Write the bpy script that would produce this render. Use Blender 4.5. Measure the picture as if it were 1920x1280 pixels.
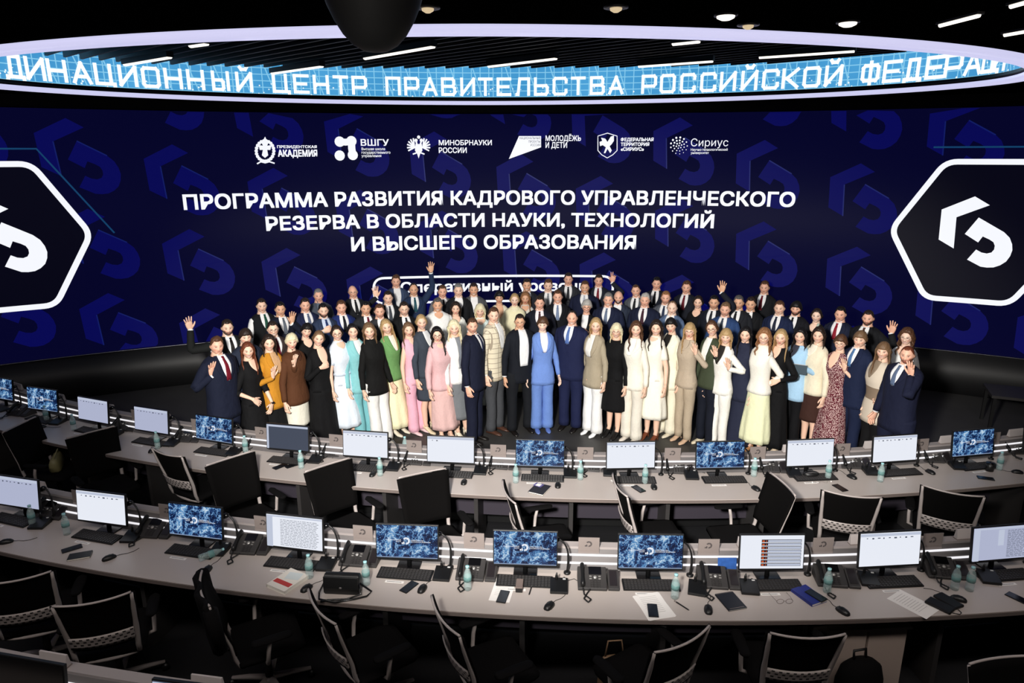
import bpy, math, random
import numpy as np
from mathutils import Vector, Matrix
from mathutils.geometry import tessellate_polygon
random.seed(7)
for _o in list(bpy.data.objects): bpy.data.objects.remove(_o)
SC = bpy.context.scene
COL = SC.collection

# ---------------------------------------------------------------- camera, world, lights, exposure
FPX, PITCH, ROLL, CH = 1300.0, 0.2644, -0.002, 4.0
_cp, _sp = math.cos(PITCH), math.sin(PITCH)
FWD = np.array([0, _cp, -_sp]); _U0 = np.array([0, _sp, _cp]); _R0 = np.array([1.0, 0, 0])
RGT = math.cos(ROLL)*_R0 + math.sin(ROLL)*_U0
UPV = math.cos(ROLL)*_U0 - math.sin(ROLL)*_R0
cam_d = bpy.data.cameras.new('camera'); cam = bpy.data.objects.new('camera', cam_d); COL.objects.link(cam)
cam_d.sensor_width = 36; cam_d.lens = FPX/1920*36; cam_d.clip_start = 0.05; cam_d.clip_end = 100
M = Matrix.Identity(4)
for i in range(3):
    M[i][0] = RGT[i]; M[i][1] = UPV[i]; M[i][2] = -FWD[i]
M[2][3] = CH
cam.matrix_world = M
SC.camera = cam

W = bpy.data.worlds.new('world'); SC.world = W; W.use_nodes = True
W.node_tree.nodes['Background'].inputs[0].default_value = (0.02, 0.02, 0.03, 1)
W.node_tree.nodes['Background'].inputs[1].default_value = 0.3
SC.view_settings.view_transform = 'Standard'; SC.view_settings.look = 'None'
SC.view_settings.exposure = 0; SC.view_settings.gamma = 1; SC.view_settings.use_curve_mapping = False

def light(name, kind, loc, target, power, color=(1, 1, 1), **kw):
    d = bpy.data.lights.new(name, kind); d.energy = power; d.color = color
    for k, v in kw.items(): setattr(d, k, v)
    o = bpy.data.objects.new(name, d); COL.objects.link(o); o.location = loc
    o.rotation_euler = (Vector(target)-Vector(loc)).to_track_quat('-Z', 'Y').to_euler()
    return o
_sl = light('stage_spot', 'SPOT', (-0.8, 0.3, 4.3), (0.6, 9.8, 0.95), 4500, (1.0, 0.965, 0.91), spot_size=math.radians(55), spot_blend=0.6, shadow_soft_size=0.22)
_sl.scale = (1.45, .82, 1.0)
light('house_light', 'AREA', (0.2, 2.3, 4.82), (0.2, 4.9, 0.75), 175, (1.0, 0.91, 0.85), shape='RECTANGLE', size=11.0, size_y=0.5, spread=math.radians(140))
light('side_glow', 'AREA', (-7.5, 3.5, 4.6), (-5.0, 6.5, 0.3), 14, (0.75, 0.72, 1.0), shape='RECTANGLE', size=2.0, size_y=1.0)

# ---------------------------------------------------------------- helpers
def lin(c):
    if isinstance(c, str):
        c = c.lstrip('#'); c = [int(c[i:i+2], 16) for i in (0, 2, 4)]
    return tuple(((v/255)/12.92 if v/255 <= .04045 else ((v/255+.055)/1.055)**2.4) for v in c)
MATS = {}
def mat(name, col=(128, 128, 128), rough=.6, metal=0.0, emit=None, strength=1.0, alpha=1.0, noise=0.0, scale=40, spec=.5, coat=0, trans=0, ior=1.45, attr=None):
    if name in MATS: return MATS[name]
    m = bpy.data.materials.new(name); m.use_nodes = True; nt = m.node_tree; b = nt.nodes['Principled BSDF']
    c = lin(col); b.inputs['Base Color'].default_value = (*c, 1)
    b.inputs['Roughness'].default_value = rough; b.inputs['Metallic'].default_value = metal
    b.inputs['Specular IOR Level'].default_value = spec; b.inputs['Coat Weight'].default_value = coat
    b.inputs['Transmission Weight'].default_value = trans; b.inputs['IOR'].default_value = ior
    b.inputs['Alpha'].default_value = alpha
    if emit is not None:
        b.inputs['Emission Color'].default_value = (*lin(emit), 1); b.inputs['Emission Strength'].default_value = strength
    if attr:
        a = nt.nodes.new('ShaderNodeAttribute'); a.attribute_name = attr
        nt.links.new(a.outputs['Color'], b.inputs['Base Color'])
    elif noise:
        t = nt.nodes.new('ShaderNodeTexCoord'); n = nt.nodes.new('ShaderNodeTexNoise'); n.inputs['Scale'].default_value = scale
        mx = nt.nodes.new('ShaderNodeMix'); mx.data_type = 'RGBA'
        mx.inputs[6].default_value = (*[v*(1-noise) for v in c], 1); mx.inputs[7].default_value = (*[min(1, v*(1+noise)) for v in c], 1)
        nt.links.new(t.outputs['Object'], n.inputs['Vector']); nt.links.new(n.outputs['Fac'], mx.inputs[0]); nt.links.new(mx.outputs[2], b.inputs['Base Color'])
    MATS[name] = m
    return m

class MB:
    """collects shapes, then links them as ONE mesh object"""
    def __init__(s): s.v = []; s.f = []; s.mi = []; s.n = 0; s.cur = 0; s.flat = set()
    def add(s, v, f):
        v = np.asarray(v, float).reshape(-1, 3); s.v.append(v)
        for q in f: s.f.append([i+s.n for i in q]); s.mi.append(s.cur)
        s.n += len(v); return s
    def box(s, c, d, m=None, bev=0):
        x, y, z = [k/2 for k in d]
        v = np.array([[a*x, b*y, e*z] for e in (-1, 1) for b in (-1, 1) for a in (-1, 1)])
        f = [[0, 2, 3, 1], [4, 5, 7, 6], [0, 1, 5, 4], [2, 6, 7, 3], [0, 4, 6, 2], [1, 3, 7, 5]]
        if m is not None: v = v@np.array(m).T
        n0 = len(s.f); s.add(v+np.array(c), f); s.flat.update(range(n0, len(s.f))); return s
    def rings(s, R, cap=True, closed=True):
        R = np.asarray(R, float); k, n = R.shape[:2]; f = []
        for i in range(k-1):
            for j in range(n if closed else n-1):
                a = i*n+j; b = i*n+(j+1) % n; f.append([a, b, b+n, a+n])
        if cap: f.append(list(range(n))[::-1]); f.append([(k-1)*n+j for j in range(n)])
        return s.add(R.reshape(-1, 3), f)
    def tube(s, P, r, n=8, flat=1.0, up=(0, 0, 1), cap=True):
        P = np.asarray(P, float); r = np.broadcast_to(np.asarray(r, float), (len(P),))
        T = np.gradient(P, axis=0); T /= np.linalg.norm(T, axis=1)[:, None]+1e-12
        u = np.array(up, float)
        if abs(T[0]@u) > .9: u = np.array([0, 1.0, 0]) if abs(T[0][1]) < .9 else np.array([1.0, 0, 0])
        R = []
        for p, t, q in zip(P, T, r):
            a = u-(u@t)*t; a /= np.linalg.norm(a)+1e-12; b = np.cross(t, a); u = a
            th = np.linspace(0, 2*np.pi, n, endpoint=False)
            R.append(p+q*(np.cos(th)[:, None]*a*flat+np.sin(th)[:, None]*b))
        return s.rings(R, cap)
    def lathe(s, prof, c=(0, 0, 0), n=16, m=None):
        th = np.linspace(0, 2*np.pi, n, endpoint=False)
        R = np.array([[[r*math.cos(t), r*math.sin(t), z] for t in th] for r, z in prof])
        if m is not None: R = R@np.array(m).T
        return s.rings(R+np.array(c))
    def sphere(s, c, r, n=10, k=7):
        r = np.broadcast_to(np.asarray(r, float), (3,))
        R = []
        for i in range(k):
            e = -math.pi/2+math.pi*(i+.02)/(k-1+.04)
            R.append([[c[0]+r[0]*math.cos(e)*math.cos(t), c[1]+r[1]*math.cos(e)*math.sin(t), c[2]+r[2]*math.sin(e)] for t in np.linspace(0, 2*np.pi, n, endpoint=False)])
        return s.rings(R)
    def grid(s, G, thick=None):
        G = np.asarray(G, float); k, n = G.shape[:2]
        f = [[i*n+j, i*n+j+1, (i+1)*n+j+1, (i+1)*n+j] for i in range(k-1) for j in range(n-1)]
        return s.add(G.reshape(-1, 3), f)
    def slab(s, G, off):
        """closed sheet: G (k,n,3) front, G+off back"""
        G = np.asarray(G, float); k, n = G.shape[:2]; off = np.asarray(off, float)
        idx = np.arange(k*n).reshape(k, n); N = k*n
        f = [[idx[i, j], idx[i, j+1], idx[i+1, j+1], idx[i+1, j]] for i in range(k-1) for j in range(n-1)]
        f += [[q+N for q in h[::-1]] for h in f]
        bd = list(idx[0, :])+list(idx[1:, -1])+list(idx[-1, -2::-1])+list(idx[-2:0:-1, 0])
        for a, b in zip(bd, bd[1:]+bd[:1]): f.append([b, a, a+N, b+N])
        return s.add(np.concatenate([G.reshape(-1, 3), (G+off).reshape(-1, 3)]), f)
    def poly(s, pts):
        pts = [Vector(p) for p in pts]
        return s.add([p[:] for p in pts], [list(t) for t in tessellate_polygon([pts])])
    def verts(s): return np.concatenate(s.v)
    def build(s, name, mats, parent=None, smooth=True, col=None, bevel=0):
        me = bpy.data.meshes.new(name)
        me.from_pydata(np.concatenate(s.v).tolist(), [], [[int(i) for i in q] for q in s.f])
        if not isinstance(mats, (list, tuple)): mats = [mats]
        for m in mats: me.materials.append(m)
        if len(mats) > 1: me.polygons.foreach_set('material_index', s.mi)
        sm = [bool(smooth) and (i not in s.flat) for i in range(len(s.f))]
        me.polygons.foreach_set('use_smooth', sm)
        if col is not None:
            ca = me.color_attributes.new('col', 'FLOAT_COLOR', 'POINT')
            ca.data.foreach_set('color', np.concatenate([col, np.ones((len(col), 1))], 1).astype(np.float32).ravel())
        me.update()
        o = bpy.data.objects.new(name, me); COL.objects.link(o)
        if parent is not None: o.parent = parent
        if bevel:
            b = o.modifiers.new('bevel', 'BEVEL'); b.width = bevel; b.segments = 2; b.limit_method = 'ANGLE'
        return o

def tag(o, label, cat, group=None, kind=None):
    if label: o['label'] = label
    if cat: o['category'] = cat
    if group: o['group'] = group
    if kind: o['kind'] = kind
    return o
def empty(name, loc=(0, 0, 0), rz=0.0):
    o = bpy.data.objects.new(name, None); COL.objects.link(o); o.location = loc; o.rotation_euler = (0, 0, rz); o.empty_display_size = .1
    return o
def struct(o): o['kind'] = 'structure'; return o
def dup(src, loc, rz):
    r = src.copy(); COL.objects.link(r); r.location = loc; r.rotation_euler = (0, 0, rz)
    for c in src.children:
        d = c.copy(); COL.objects.link(d); d.parent = r
        for g in c.children:
            h = g.copy(); COL.objects.link(h); h.parent = d
    return r
def rotz(a): c, s = math.cos(a), math.sin(a); return np.array([[c, -s, 0], [s, c, 0], [0, 0, 1.0]])
def rotx(a): c, s = math.cos(a), math.sin(a); return np.array([[1.0, 0, 0], [0, c, -s], [0, s, c]])
def ray(px, py): return FWD+(px-960)/FPX*RGT-(py-640)/FPX*UPV
def at(px, py, z):
    """where the line of sight of a photo point meets the level z"""
    d = ray(px, py); t = (z-CH)/d[2]; return np.array([d[0]*t, d[1]*t, z])

# ---------------------------------------------------------------- the hall: floor, walls, ceiling
STZ = 0.12
CX, CY = 1.666, 24.343                 # the desks run in arcs round this point
SX, SY, SR = 0.25, -2.9, 15.62         # the curved display wall
m_floor = mat('floor_carpet', (12, 12, 16), .75, noise=.5, scale=30)
m_stage = mat('stage_floor', (60, 59, 58), .5, noise=.25, scale=3)
m_black = mat('matte_black_wall', (9, 9, 10), .5)
m_gloss = mat('gloss_black_ceiling', (4, 4, 4), .4, spec=0)
struct(MB().box((0, 5, -.05), (40, 30, .1)).build('floor', m_floor))
def arc_xy(r, a): return np.array([CX+r*math.sin(a), CY-r*math.cos(a)])
def scr(phi, z, r=SR): return np.array([SX+r*math.sin(phi), SY+r*math.cos(phi), z])
# stage platform: from an arc before the desks back to the display wall
N = 60
fr = [arc_xy(17.42, a) for a in np.linspace(-.62, .62, N)]
bk = [scr(p, 0, SR-.05)[:2] for p in np.linspace(-.78, .78, N)]
G = np.array([[[*p, STZ] for p in fr], [[*p, STZ] for p in bk]])
struct(MB().slab(G, (0, 0, -STZ+.002)).build('floor_stage', m_stage, smooth=False))
b = MB(); b.slab(np.array([[[*arc_xy(17.44, a), z] for a in np.linspace(-.62, .62, N)] for z in (.01, STZ-.01)]), (0, -.02, 0))
struct(b.build('trim_1', mat('stage_edge', (22, 22, 24), .4)))
PH = np.linspace(-1.05, 1.05, 90)
def wall_band(name, z0, z1, m, r=SR, th=.12):
    G = np.array([[scr(p, z, r) for p in PH] for z in (z0, z1)])
    B = np.array([[scr(p, z, r+th)-scr(p, z, r) for p in PH] for z in (z0, z1)])
    return MB().slab(G, B).build(name, m)
ZB, ZT = .84, 4.67
struct(wall_band('wall_plinth', 0.0, ZB-.02, mat('plinth_panel', (24, 24, 25), .5)))
struct(wall_band('wall_back', ZT+.02, 6.4, m_black))
struct(wall_band('trim_2', ZB-.018, ZB-.004, mat('screen_trim', (120, 120, 128), .3, 1.0), SR-.012))
struct(MB().box((-16, 4, 3.2), (.2, 22, 6.4)).build('wall_left', m_black))
struct(MB().box((16, 4, 3.2), (.2, 22, 6.4)).build('wall_right', m_black))
struct(MB().box((0, -5.5, 3.2), (32, .2, 6.4)).build('wall_front', m_black))

# ---------------------------------------------------------------- the display wall
m_led = mat('led_screen', (3, 4, 14), .6, emit=(6, 6, 40), strength=1.0, spec=.1)
m_motif = mat('led_motif', (3, 4, 14), .6, emit=(8, 9, 82), strength=1.0, spec=.1)
m_motif2 = mat('led_motif_edge', (14, 14, 24), .55, emit=(14, 26, 96), strength=1.0, spec=.25)
m_hexdark = mat('led_hexagon_field', (3, 3, 5), .55, emit=(4, 4, 20), strength=1.0, spec=.25)
m_white = mat('led_white', (40, 40, 40), .5, emit=(246, 248, 255), strength=1.0)
m_teal = mat('led_teal_line', (10, 20, 30), .5, emit=(10, 60, 100), strength=1.0)
m_inkdark = mat('led_dark_letters', (14, 14, 20), .5, emit=(10, 10, 50), strength=.6)
scrn = wall_band('display_wall', ZB, ZT, m_led, SR, .08)
tag(scrn, 'huge curved dark blue display wall with white programme title behind the crowd', 'screen')
def sz(px, py):
    """photo point on the display wall -> (arc length, height)"""
    d = ray(px, py); a = d[0]**2+d[1]**2; bb = -(d[0]*SX+d[1]*SY); c = SX*SX+SY*SY-SR*SR
    t = (-bb+math.sqrt(bb*bb-a*c))/a
    return np.array([SR*math.atan2(d[0]*t-SX, d[1]*t-SY), CH+d[2]*t])
def onscr(s, z, off): return scr(s/SR, z, SR-off)
def strip(b, pts, w, off, closed=False, seg=.25):
    """a drawn line of width w on the display wall through (s,z) points"""
    P = [np.array(p, float) for p in pts]
    if closed: P = P+[P[0]]
    D = [P[0]]
    for p, q in zip(P, P[1:]):
        n = max(1, int(np.linalg.norm(q-p)/seg))
        D += [p+(q-p)*(i+1)/n for i in range(n)]
    D = np.array(D); T = np.gradient(D, axis=0)
    if closed: T[0] = T[-1] = (D[1]-D[-2])
    T /= np.linalg.norm(T, axis=1)[:, None]+1e-9; Nn = np.stack([-T[:, 1], T[:, 0]], 1)
    G = np.array([[onscr(*(p+n*w/2), off) for p, n in zip(D, Nn)], [onscr(*(p-n*w/2), off) for p, n in zip(D, Nn)]])
    b.grid(G)
def rounded(pts, r, k=6):
    out = []; n = len(pts); pts = [np.array(p, float) for p in pts]
    for i in range(n):
        a, p, c = pts[i-1], pts[i], pts[(i+1) % n]
        u = (a-p)/np.linalg.norm(a-p); v = (c-p)/np.linalg.norm(c-p)
        for j in range(k+1):
            t = j/k; out.append((p+u*r)*(1-t)**2+2*p*t*(1-t)+(p+v*r)*t*t)
    return out
def spoly(b, pts, off): b.poly([onscr(p[0], p[1], off) for p in pts])
def text_mesh(body, off=0.0, res=3):
    cu = bpy.data.curves.new('lettering', 'FONT'); cu.body = body; cu.resolution_u = res; cu.offset = off
    o = bpy.data.objects.new('lettering', cu); COL.objects.link(o)
    dg = bpy.context.evaluated_depsgraph_get(); dg.update()
    me = bpy.data.meshes.new_from_object(o.evaluated_get(dg))
    V = np.array([v.co[:] for v in me.vertices]); F = [list(p.vertices) for p in me.polygons]
    bpy.data.objects.remove(o); bpy.data.curves.remove(cu); bpy.data.meshes.remove(me)
    return V, F
CAPH = .729
def stext(body, x0, x1, ybase, ycap, bold=.0, off=.012, name='lettering', m=None, build=True, b=None, yb2=None):
    """lettering on the display wall, from photo x0 to x1, standing on ybase, capitals up to ycap"""
    V, F = text_mesh(body, 0.0)
    s0, z0 = sz(x0, ybase); s1, z1 = sz(x1, ybase if yb2 is None else yb2); xm = (x0+x1)/2
    h = sz(xm, ycap)[1]-sz(xm, ybase)[1]
    zb = sz(xm, ybase)[1]
    u = (V[:, 0]-V[:, 0].min())/(V[:, 0].max()-V[:, 0].min())
    bb = b or MB()
    kx = (s1-s0)/np.ptp(V[:, 0]); e = bold
    for dx, dz in (((-e, -e), (e, -e), (e, e), (-e, e)) if bold > .005 else ((0, 0),)):
        bb.add([onscr(s0+(s1-s0)*a+dx*kx, zb+v*h/CAPH+dz*h/CAPH, off) for a, v in zip(u, V[:, 1])], F)
    if build: return bb.build(name, m or m_white, scrn, smooth=False)
# big repeated motif in the background
CHEV = np.array([(1302, 850), (1552, 752), (1663, 818), (1413, 908), (1392, 1142), (1279, 1075)], float)/4+[1440, 180]
HOOK = np.array([(1580, 910), (1770, 1020), (1812, 1062), (1830, 1110), (1832, 1155), (1815, 1200), (1785, 1240), (1740, 1268), (1690, 1284), (1640, 1285), (1592, 1278), (1492, 1225), (1560, 1150), (1600, 1172), (1640, 1180), (1675, 1172), (1695, 1150), (1700, 1122), (1690, 1095), (1660, 1075), (1610, 1052), (1575, 1097), (1475, 1033)], float)/4+[1440, 180]
chev = np.array([sz(*p) for p in CHEV]); hook = np.array([sz(*p) for p in HOOK])
lc = (chev.mean(0)+hook.mean(0))/2
chev0 = chev-lc; hook0 = hook-lc
bm = MB(); be = MB(); k = 0
for j in range(-1, 5):
    for i in range(-7, 8):
        s = i*1.42+j*.10-.1; z = 4.75-j*1.36-((i*.38) % 1.36)
        if not (-12 < s < 12): continue
        for sh, sc_ in ((hook0, 1.0), (chev0, 1.0)):
            P = sh*1.04+[s, z]
            if P[:, 1].max() < ZB+.05 or P[:, 1].min() > ZT-.05: continue
            P[:, 1] = np.clip(P[:, 1], ZB+.01, ZT-.01)
            spoly(bm, P, .003)
            q = [np.array(P[0]), np.array(P[1])] if sh is hook0 else [np.array(P[4]), np.array(P[3])]
            if all(ZB+.05 < p[1] < ZT-.05 for p in q): strip(be, q, .018, .005)
o = bm.build('background_motif', m_motif, scrn, smooth=False)
o = be.build('motif_edges', m_motif2, scrn, smooth=False)
# hexagon emblems
def hexagon(tip, top, bot, bot2):
    t, a, c, d = sz(*tip), sz(*top), sz(*bot), sz(*bot2)
    L = d-c; a2 = np.array([a[0]+L[0]*1.02, a[1]])
    zt, zb = a[1], (c[1]+d[1])/2
    mid = (t[1])
    sx = (a[0]+c[0])/2; d2 = (a2[0]+d[0])/2
    return [t, np.array([sx, zt]), np.array([d2, zt]), np.array([d2+sx-t[0], mid]), np.array([d2, zb]), np.array([sx, zb])], np.array([(sx+d2)/2, (zt+zb)/2])
hexR, cR = hexagon((1671, 430), (1772, 303), (1735, 560), (1893, 567))
shift = None
for side in (1, -1):
    if side == 1: hp = [np.array(p) for p in hexR]; c0 = cR
    else:
        w = hexR[3][0]-hexR[0][0]; tipL = sz(171, 443); c0 = np.array([tipL[0]-w/2, cR[1]])
        hp = [np.array(p)-cR+c0 for p in hexR]
    rp = rounded(hp, .16)
    nm = 'emblem'
    b = MB(); rr = np.array(rp); s_ = np.linspace(rr[:, 0].min(), rr[:, 0].max(), 40); i0 = int(np.argmin(rr[:, 0])); i1 = int(np.argmax(rr[:, 0]))
    ra_ = np.roll(rr, -i0, axis=0); j1 = (i1-i0) % len(rr); upp, low = ra_[:j1+1], np.concatenate([ra_[j1:], ra_[:1]])[::-1]
    zu = np.interp(s_, upp[:, 0], upp[:, 1]); zl = np.interp(s_, low[:, 0], low[:, 1])
    b.grid([[onscr(x_, z_, .007) for x_, z_ in zip(s_, zu)], [onscr(x_, z_, .007) for x_, z_ in zip(s_, zl)]]); fld = b.build('emblem_field', m_hexdark, scrn, smooth=False)
    b = MB(); strip(b, rp, .085, .012, True); b.build('emblem_outline', m_white, fld, smooth=False)
    for nm, sh in (('emblem_chevron', chev), ('emblem_hook', hook)):
        b = MB(); spoly(b, sh-cR+c0+(np.array([.10, .0]) if side < 0 else 0), .012); b.build(nm, m_white, fld, smooth=False)
    b = MB(); q = [np.array(p) for p in hp]
    if side == 1: strip(b, [q[1]+[-.2, .22], q[2]+[0.3, .22]], .025, .008)
    else: strip(b, [q[1]+[.2, .22], q[2]+[0.1, .22], q[3]+[.33, .0]], .025, .008)
    b.build('accent_line', m_teal, scrn, smooth=False)
# programme title
stext('ПРОГРАММА РАЗВИТИЯ КАДРОВОГО УПРАВЛЕНЧЕСКОГО', 345, 1489, 383, 358, .028, name='title_line')
stext('РЕЗЕРВА В ОБЛАСТИ НАУКИ, ТЕХНОЛОГИЙ', 500, 1337, 424, 400, .028, name='title_line')
stext('И ВЫСШЕГО ОБРАЗОВАНИЯ', 660, 1191, 465.5, 441, .028, name='title_line')
stext('Оперативный уровень', 752, 1100, 545, 526, .022, name='level_line')
pc = [sz(702, 564), sz(1148, 564)]; zt_ = sz(925, 517)[1]; zb_ = sz(925, 564)[1]
b = MB(); strip(b, rounded([(pc[0][0], zt_), (pc[1][0], zt_), (pc[1][0], zb_), (pc[0][0], zb_)], .2, 8), .042, .012, True, .12)
b.build('level_frame', m_white, scrn, smooth=False)
# partner logos along the top
def disc(b, px, py, r, off=.012, n=14, sy=1.0):
    c = sz(px, py); k = r*.0094
    spoly(b, [(c[0]+k*math.cos(t), c[1]+k*sy*math.sin(t)) for t in np.linspace(0, 2*math.pi, n, endpoint=False)], off)
def ppoly(b, pts, off=.012): spoly(b, [sz(*p) for p in pts], off)
def pline(b, pts, w, off=.012, closed=False): strip(b, [sz(*p) for p in pts], w*.0094, off, closed, .1)
b = MB()                                   # wreath emblem with a two headed eagle and ribbon
for t in np.linspace(0, 2*math.pi, 22, endpoint=False): disc(b, 497+16.5*math.cos(t), 283+19*math.sin(t), 3.0, n=8)
ppoly(b, [(490, 266), (494, 262), (497, 256), (500, 262), (504, 266), (501, 273), (509, 272), (507, 281), (501, 281), (503, 291), (497, 296), (491, 291), (493, 281), (487, 281), (485, 272), (493, 273)])
pline(b, [(482, 307), (489, 303), (497, 305), (505, 303), (515, 306)], 2.5)
stext('ПРЕЗИДЕНТСКАЯ', 520, 594, 277.5, 272.5, .03, build=False, b=b)
stext('АКАДЕМИЯ', 522, 595, 293, 281, .04, build=False, b=b)
b.build('academy_logo', m_white, scrn, smooth=False)
b = MB()
for x, y in ((637, 265.5), (659, 264.5), (661.5, 290.5), (637, 291.5)): disc(b, x, y, 9.2)
pline(b, [(637, 265.5), (648, 266.5), (659, 265)], 12); pline(b, [(659, 266), (659.5, 278), (661.5, 290)], 13)
stext('ВШГУ', 677, 729, 273, 261, .02, build=False, b=b)
for t_, y in (('Высшая школа', 281.5), ('государственного', 288), ('управления', 294.3)):
    stext(t_, 678, {281.5: 722, 288: 732, 294.3: 715}[y], y, y-5, .01, build=False, b=b)
b.build('school_logo', m_white, scrn, smooth=False)
b = MB()                                   # eagle with fanned wings
for sgn in (-1, 1):
    for k in range(6):
        a = math.radians(-35+k*24); pline(b, [(785+sgn*(7+1*k*.2), 276), (785+sgn*(9+13*math.cos(a)), 274-15*math.sin(a))], 2.7)
    disc(b, 785+sgn*5, 263, 3); pline(b, [(785+sgn*5, 264), (785+sgn*3, 272)], 3); disc(b, 785+sgn*4.2, 276, 3); pline(b, [(785+sgn*3, 286), (785+sgn*11, 289)], 2.5)
disc(b, 785, 257, 3); ppoly(b, [(779, 270), (791, 270), (792, 282), (788, 288), (785, 297), (782, 288), (778, 282)])
stext('МИНОБРНАУКИ', 823, 922, 272, 262.5, .02, build=False, b=b); stext('РОССИИ', 823, 875, 286.5, 276.5, .02, build=False, b=b)
b.build('ministry_logo', m_white, scrn, smooth=False)
b = MB(); ppoly(b, [(954, 298), (973, 255), (1014.5, 255), (1014.5, 276)])
stext('МОЛОДЁЖЬ', 1023, 1089, 264, 254, .02, build=False, b=b); stext('И ДЕТИ', 1023, 1063, 277, 266.5, .02, build=False, b=b)
lg = b.build('project_logo', m_white, scrn, smooth=False)
b = MB()
for t_, x0, y in (('НАЦИОНАЛЬНЫЕ', 974, 261), ('ПРОЕКТЫ', 991, 267.5), ('РОССИИ', 995, 274)): stext(t_, x0, 1013, y, y-4.5, -.005, off=.016, build=False, b=b)
b.build('logo_lettering', m_inkdark, lg, smooth=False)
b = MB(); pline(b, [(1121, 255), (1139, 249.5), (1157, 255), (1157, 282), (1149, 290), (1138.5, 296), (1128, 290), (1121, 282)], 1.5, closed=True)
ppoly(b, [(1127, 258), (1135, 260), (1139, 266), (1145, 256), (1151, 254), (1151, 264), (1147, 270), (1143, 274), (1147, 282), (1144, 287), (1139, 279), (1135, 287), (1132, 287), (1136, 276), (1130, 272), (1125, 274), (1124, 266), (1129, 264)])
for t_, x1, y in (('ФЕДЕРАЛЬНАЯ', 1225, 264.5), ('ТЕРРИТОРИЯ', 1217, 273.5), ('«СИРИУС»', 1207, 282.5)): stext(t_, 1164, x1, y, y-6.2, .035, build=False, b=b)
b.build('territory_logo', m_white, scrn, smooth=False)
b = MB()
for rr, nn in ((0, 1), (5, 6), (10, 11), (15.5, 13)):
    for k in range(nn):
        a = 2*math.pi*k/nn+rr; x, y = 1273+rr*math.cos(a), 273+rr*math.sin(a); disc(b, x, y, 1.9-.035*((x-1262)*.4+(y-262)), n=8)
stext('Сириус', 1295, 1365, 274, 259.5, .0, build=False, b=b)
stext('Научно-технологический', 1295, 1364, 282.5, 278, .01, build=False, b=b); stext('университет', 1295, 1329, 288.5, 284, .01, build=False, b=b)
b.build('university_logo', m_white, scrn, smooth=False)

# ---------------------------------------------------------------- oval light ring with a lettered display inside
RZ = 4.80; EX, EY, EA, EB, EN = -.314, 8.769, 6.084, 3.475, 1.84
m_rim = mat('ring_flange', (205, 203, 225), .25, emit=(206, 205, 240), strength=.95, spec=.5)
def ell(u, da=0.0):
    s_, c_ = math.sin(u), math.cos(u)
    return EX+(EA+da)*math.copysign(abs(s_)**(2/EN), s_), EY+(EB+da)*math.copysign(abs(c_)**(2/EN), c_)
UU = np.linspace(0, 2*np.pi, 160, endpoint=False)
ring = empty('ring_display', (EX, EY, RZ)); tag(ring, 'oval hanging light ring with blue lettered display band under the ceiling', 'ring display')
def ell_band(name, prof, m):
    """prof: closed profile of (outward offset, height) swept round the oval"""
    R = np.array([[[ell(u, o)[0]-EX, ell(u, o)[1]-EY, z-RZ] for o, z in prof] for u in list(UU)+[UU[0]]])
    b = MB(); b.rings(R, cap=False); return b.build(name, m, ring)
ell_band('flange', [(0.0, RZ), (.20, RZ), (.23, RZ+.03), (.20, RZ+.05), (0.0, RZ+.05)], m_rim)
ell_band('flange_gap', [(0.0, RZ+.05), (.1, RZ+.05), (.1, RZ+.11), (.0, RZ+.11)], mat('ring_gap', (8, 10, 24), .4))
m_band = mat('ring_band', (20, 30, 40), .5, emit=(70, 160, 215), strength=1.0)
nt = m_band.node_tree; bs = nt.nodes['Principled BSDF']
tc = nt.nodes.new('ShaderNodeUVMap'); sepx = nt.nodes.new('ShaderNodeSeparateXYZ'); nt.links.new(tc.outputs['UV'], sepx.inputs[0])
def mth(op, a, b_=None, v=None, nt=nt):
    n = nt.nodes.new('ShaderNodeMath'); n.operation = op
    if isinstance(a, (int, float)): n.inputs[0].default_value = a
    else: nt.links.new(a, n.inputs[0])
    if b_ is not None:
        if isinstance(b_, (int, float)): n.inputs[1].default_value = b_
        else: nt.links.new(b_, n.inputs[1])
    return n.outputs[0]
def gridline(src, per, w): return mth('LESS_THAN', mth('FRACT', mth('MULTIPLY', src, 1/per)), w)
g1 = gridline(sepx.outputs[0], .145, .10); g2 = gridline(sepx.outputs[1], .095, .14)
g3 = gridline(mth('ADD', sepx.outputs[0], mth('MULTIPLY', sepx.outputs[1], .35)), .37, .05)
gg = mth('MAXIMUM', mth('MAXIMUM', g1, g2), g3)
vn = nt.nodes.new('ShaderNodeTexNoise'); vn.inputs['Scale'].default_value = .9; nt.links.new(tc.outputs['UV'], vn.inputs['Vector'])
dn = nt.nodes.new('ShaderNodeTexVoronoi'); dn.inputs['Scale'].default_value = 14; nt.links.new(tc.outputs['UV'], dn.inputs['Vector'])
dots = mth('MULTIPLY', mth('LESS_THAN', dn.outputs['Distance'], .17), mth('LESS_THAN', sepx.outputs[1], .16))
cr = nt.nodes.new('ShaderNodeMix'); cr.data_type = 'RGBA'; cr.inputs[6].default_value = (*lin((44, 130, 190)), 1); cr.inputs[7].default_value = (*lin((92, 180, 232)), 1); nt.links.new(vn.outputs['Fac'], cr.inputs[0])
c2 = nt.nodes.new('ShaderNodeMix'); c2.data_type = 'RGBA'; c2.inputs[7].default_value = (*lin((150, 216, 245)), 1); nt.links.new(cr.outputs[2], c2.inputs[6]); nt.links.new(mth('MULTIPLY', gg, .75), c2.inputs[0])
c3 = nt.nodes.new('ShaderNodeMix'); c3.data_type = 'RGBA'; c3.inputs[7].default_value = (.9, 1, 1, 1); nt.links.new(c2.outputs[2], c3.inputs[6]); nt.links.new(dots, c3.inputs[0])
nt.links.new(c3.outputs[2], bs.inputs['Emission Color'])
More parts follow.
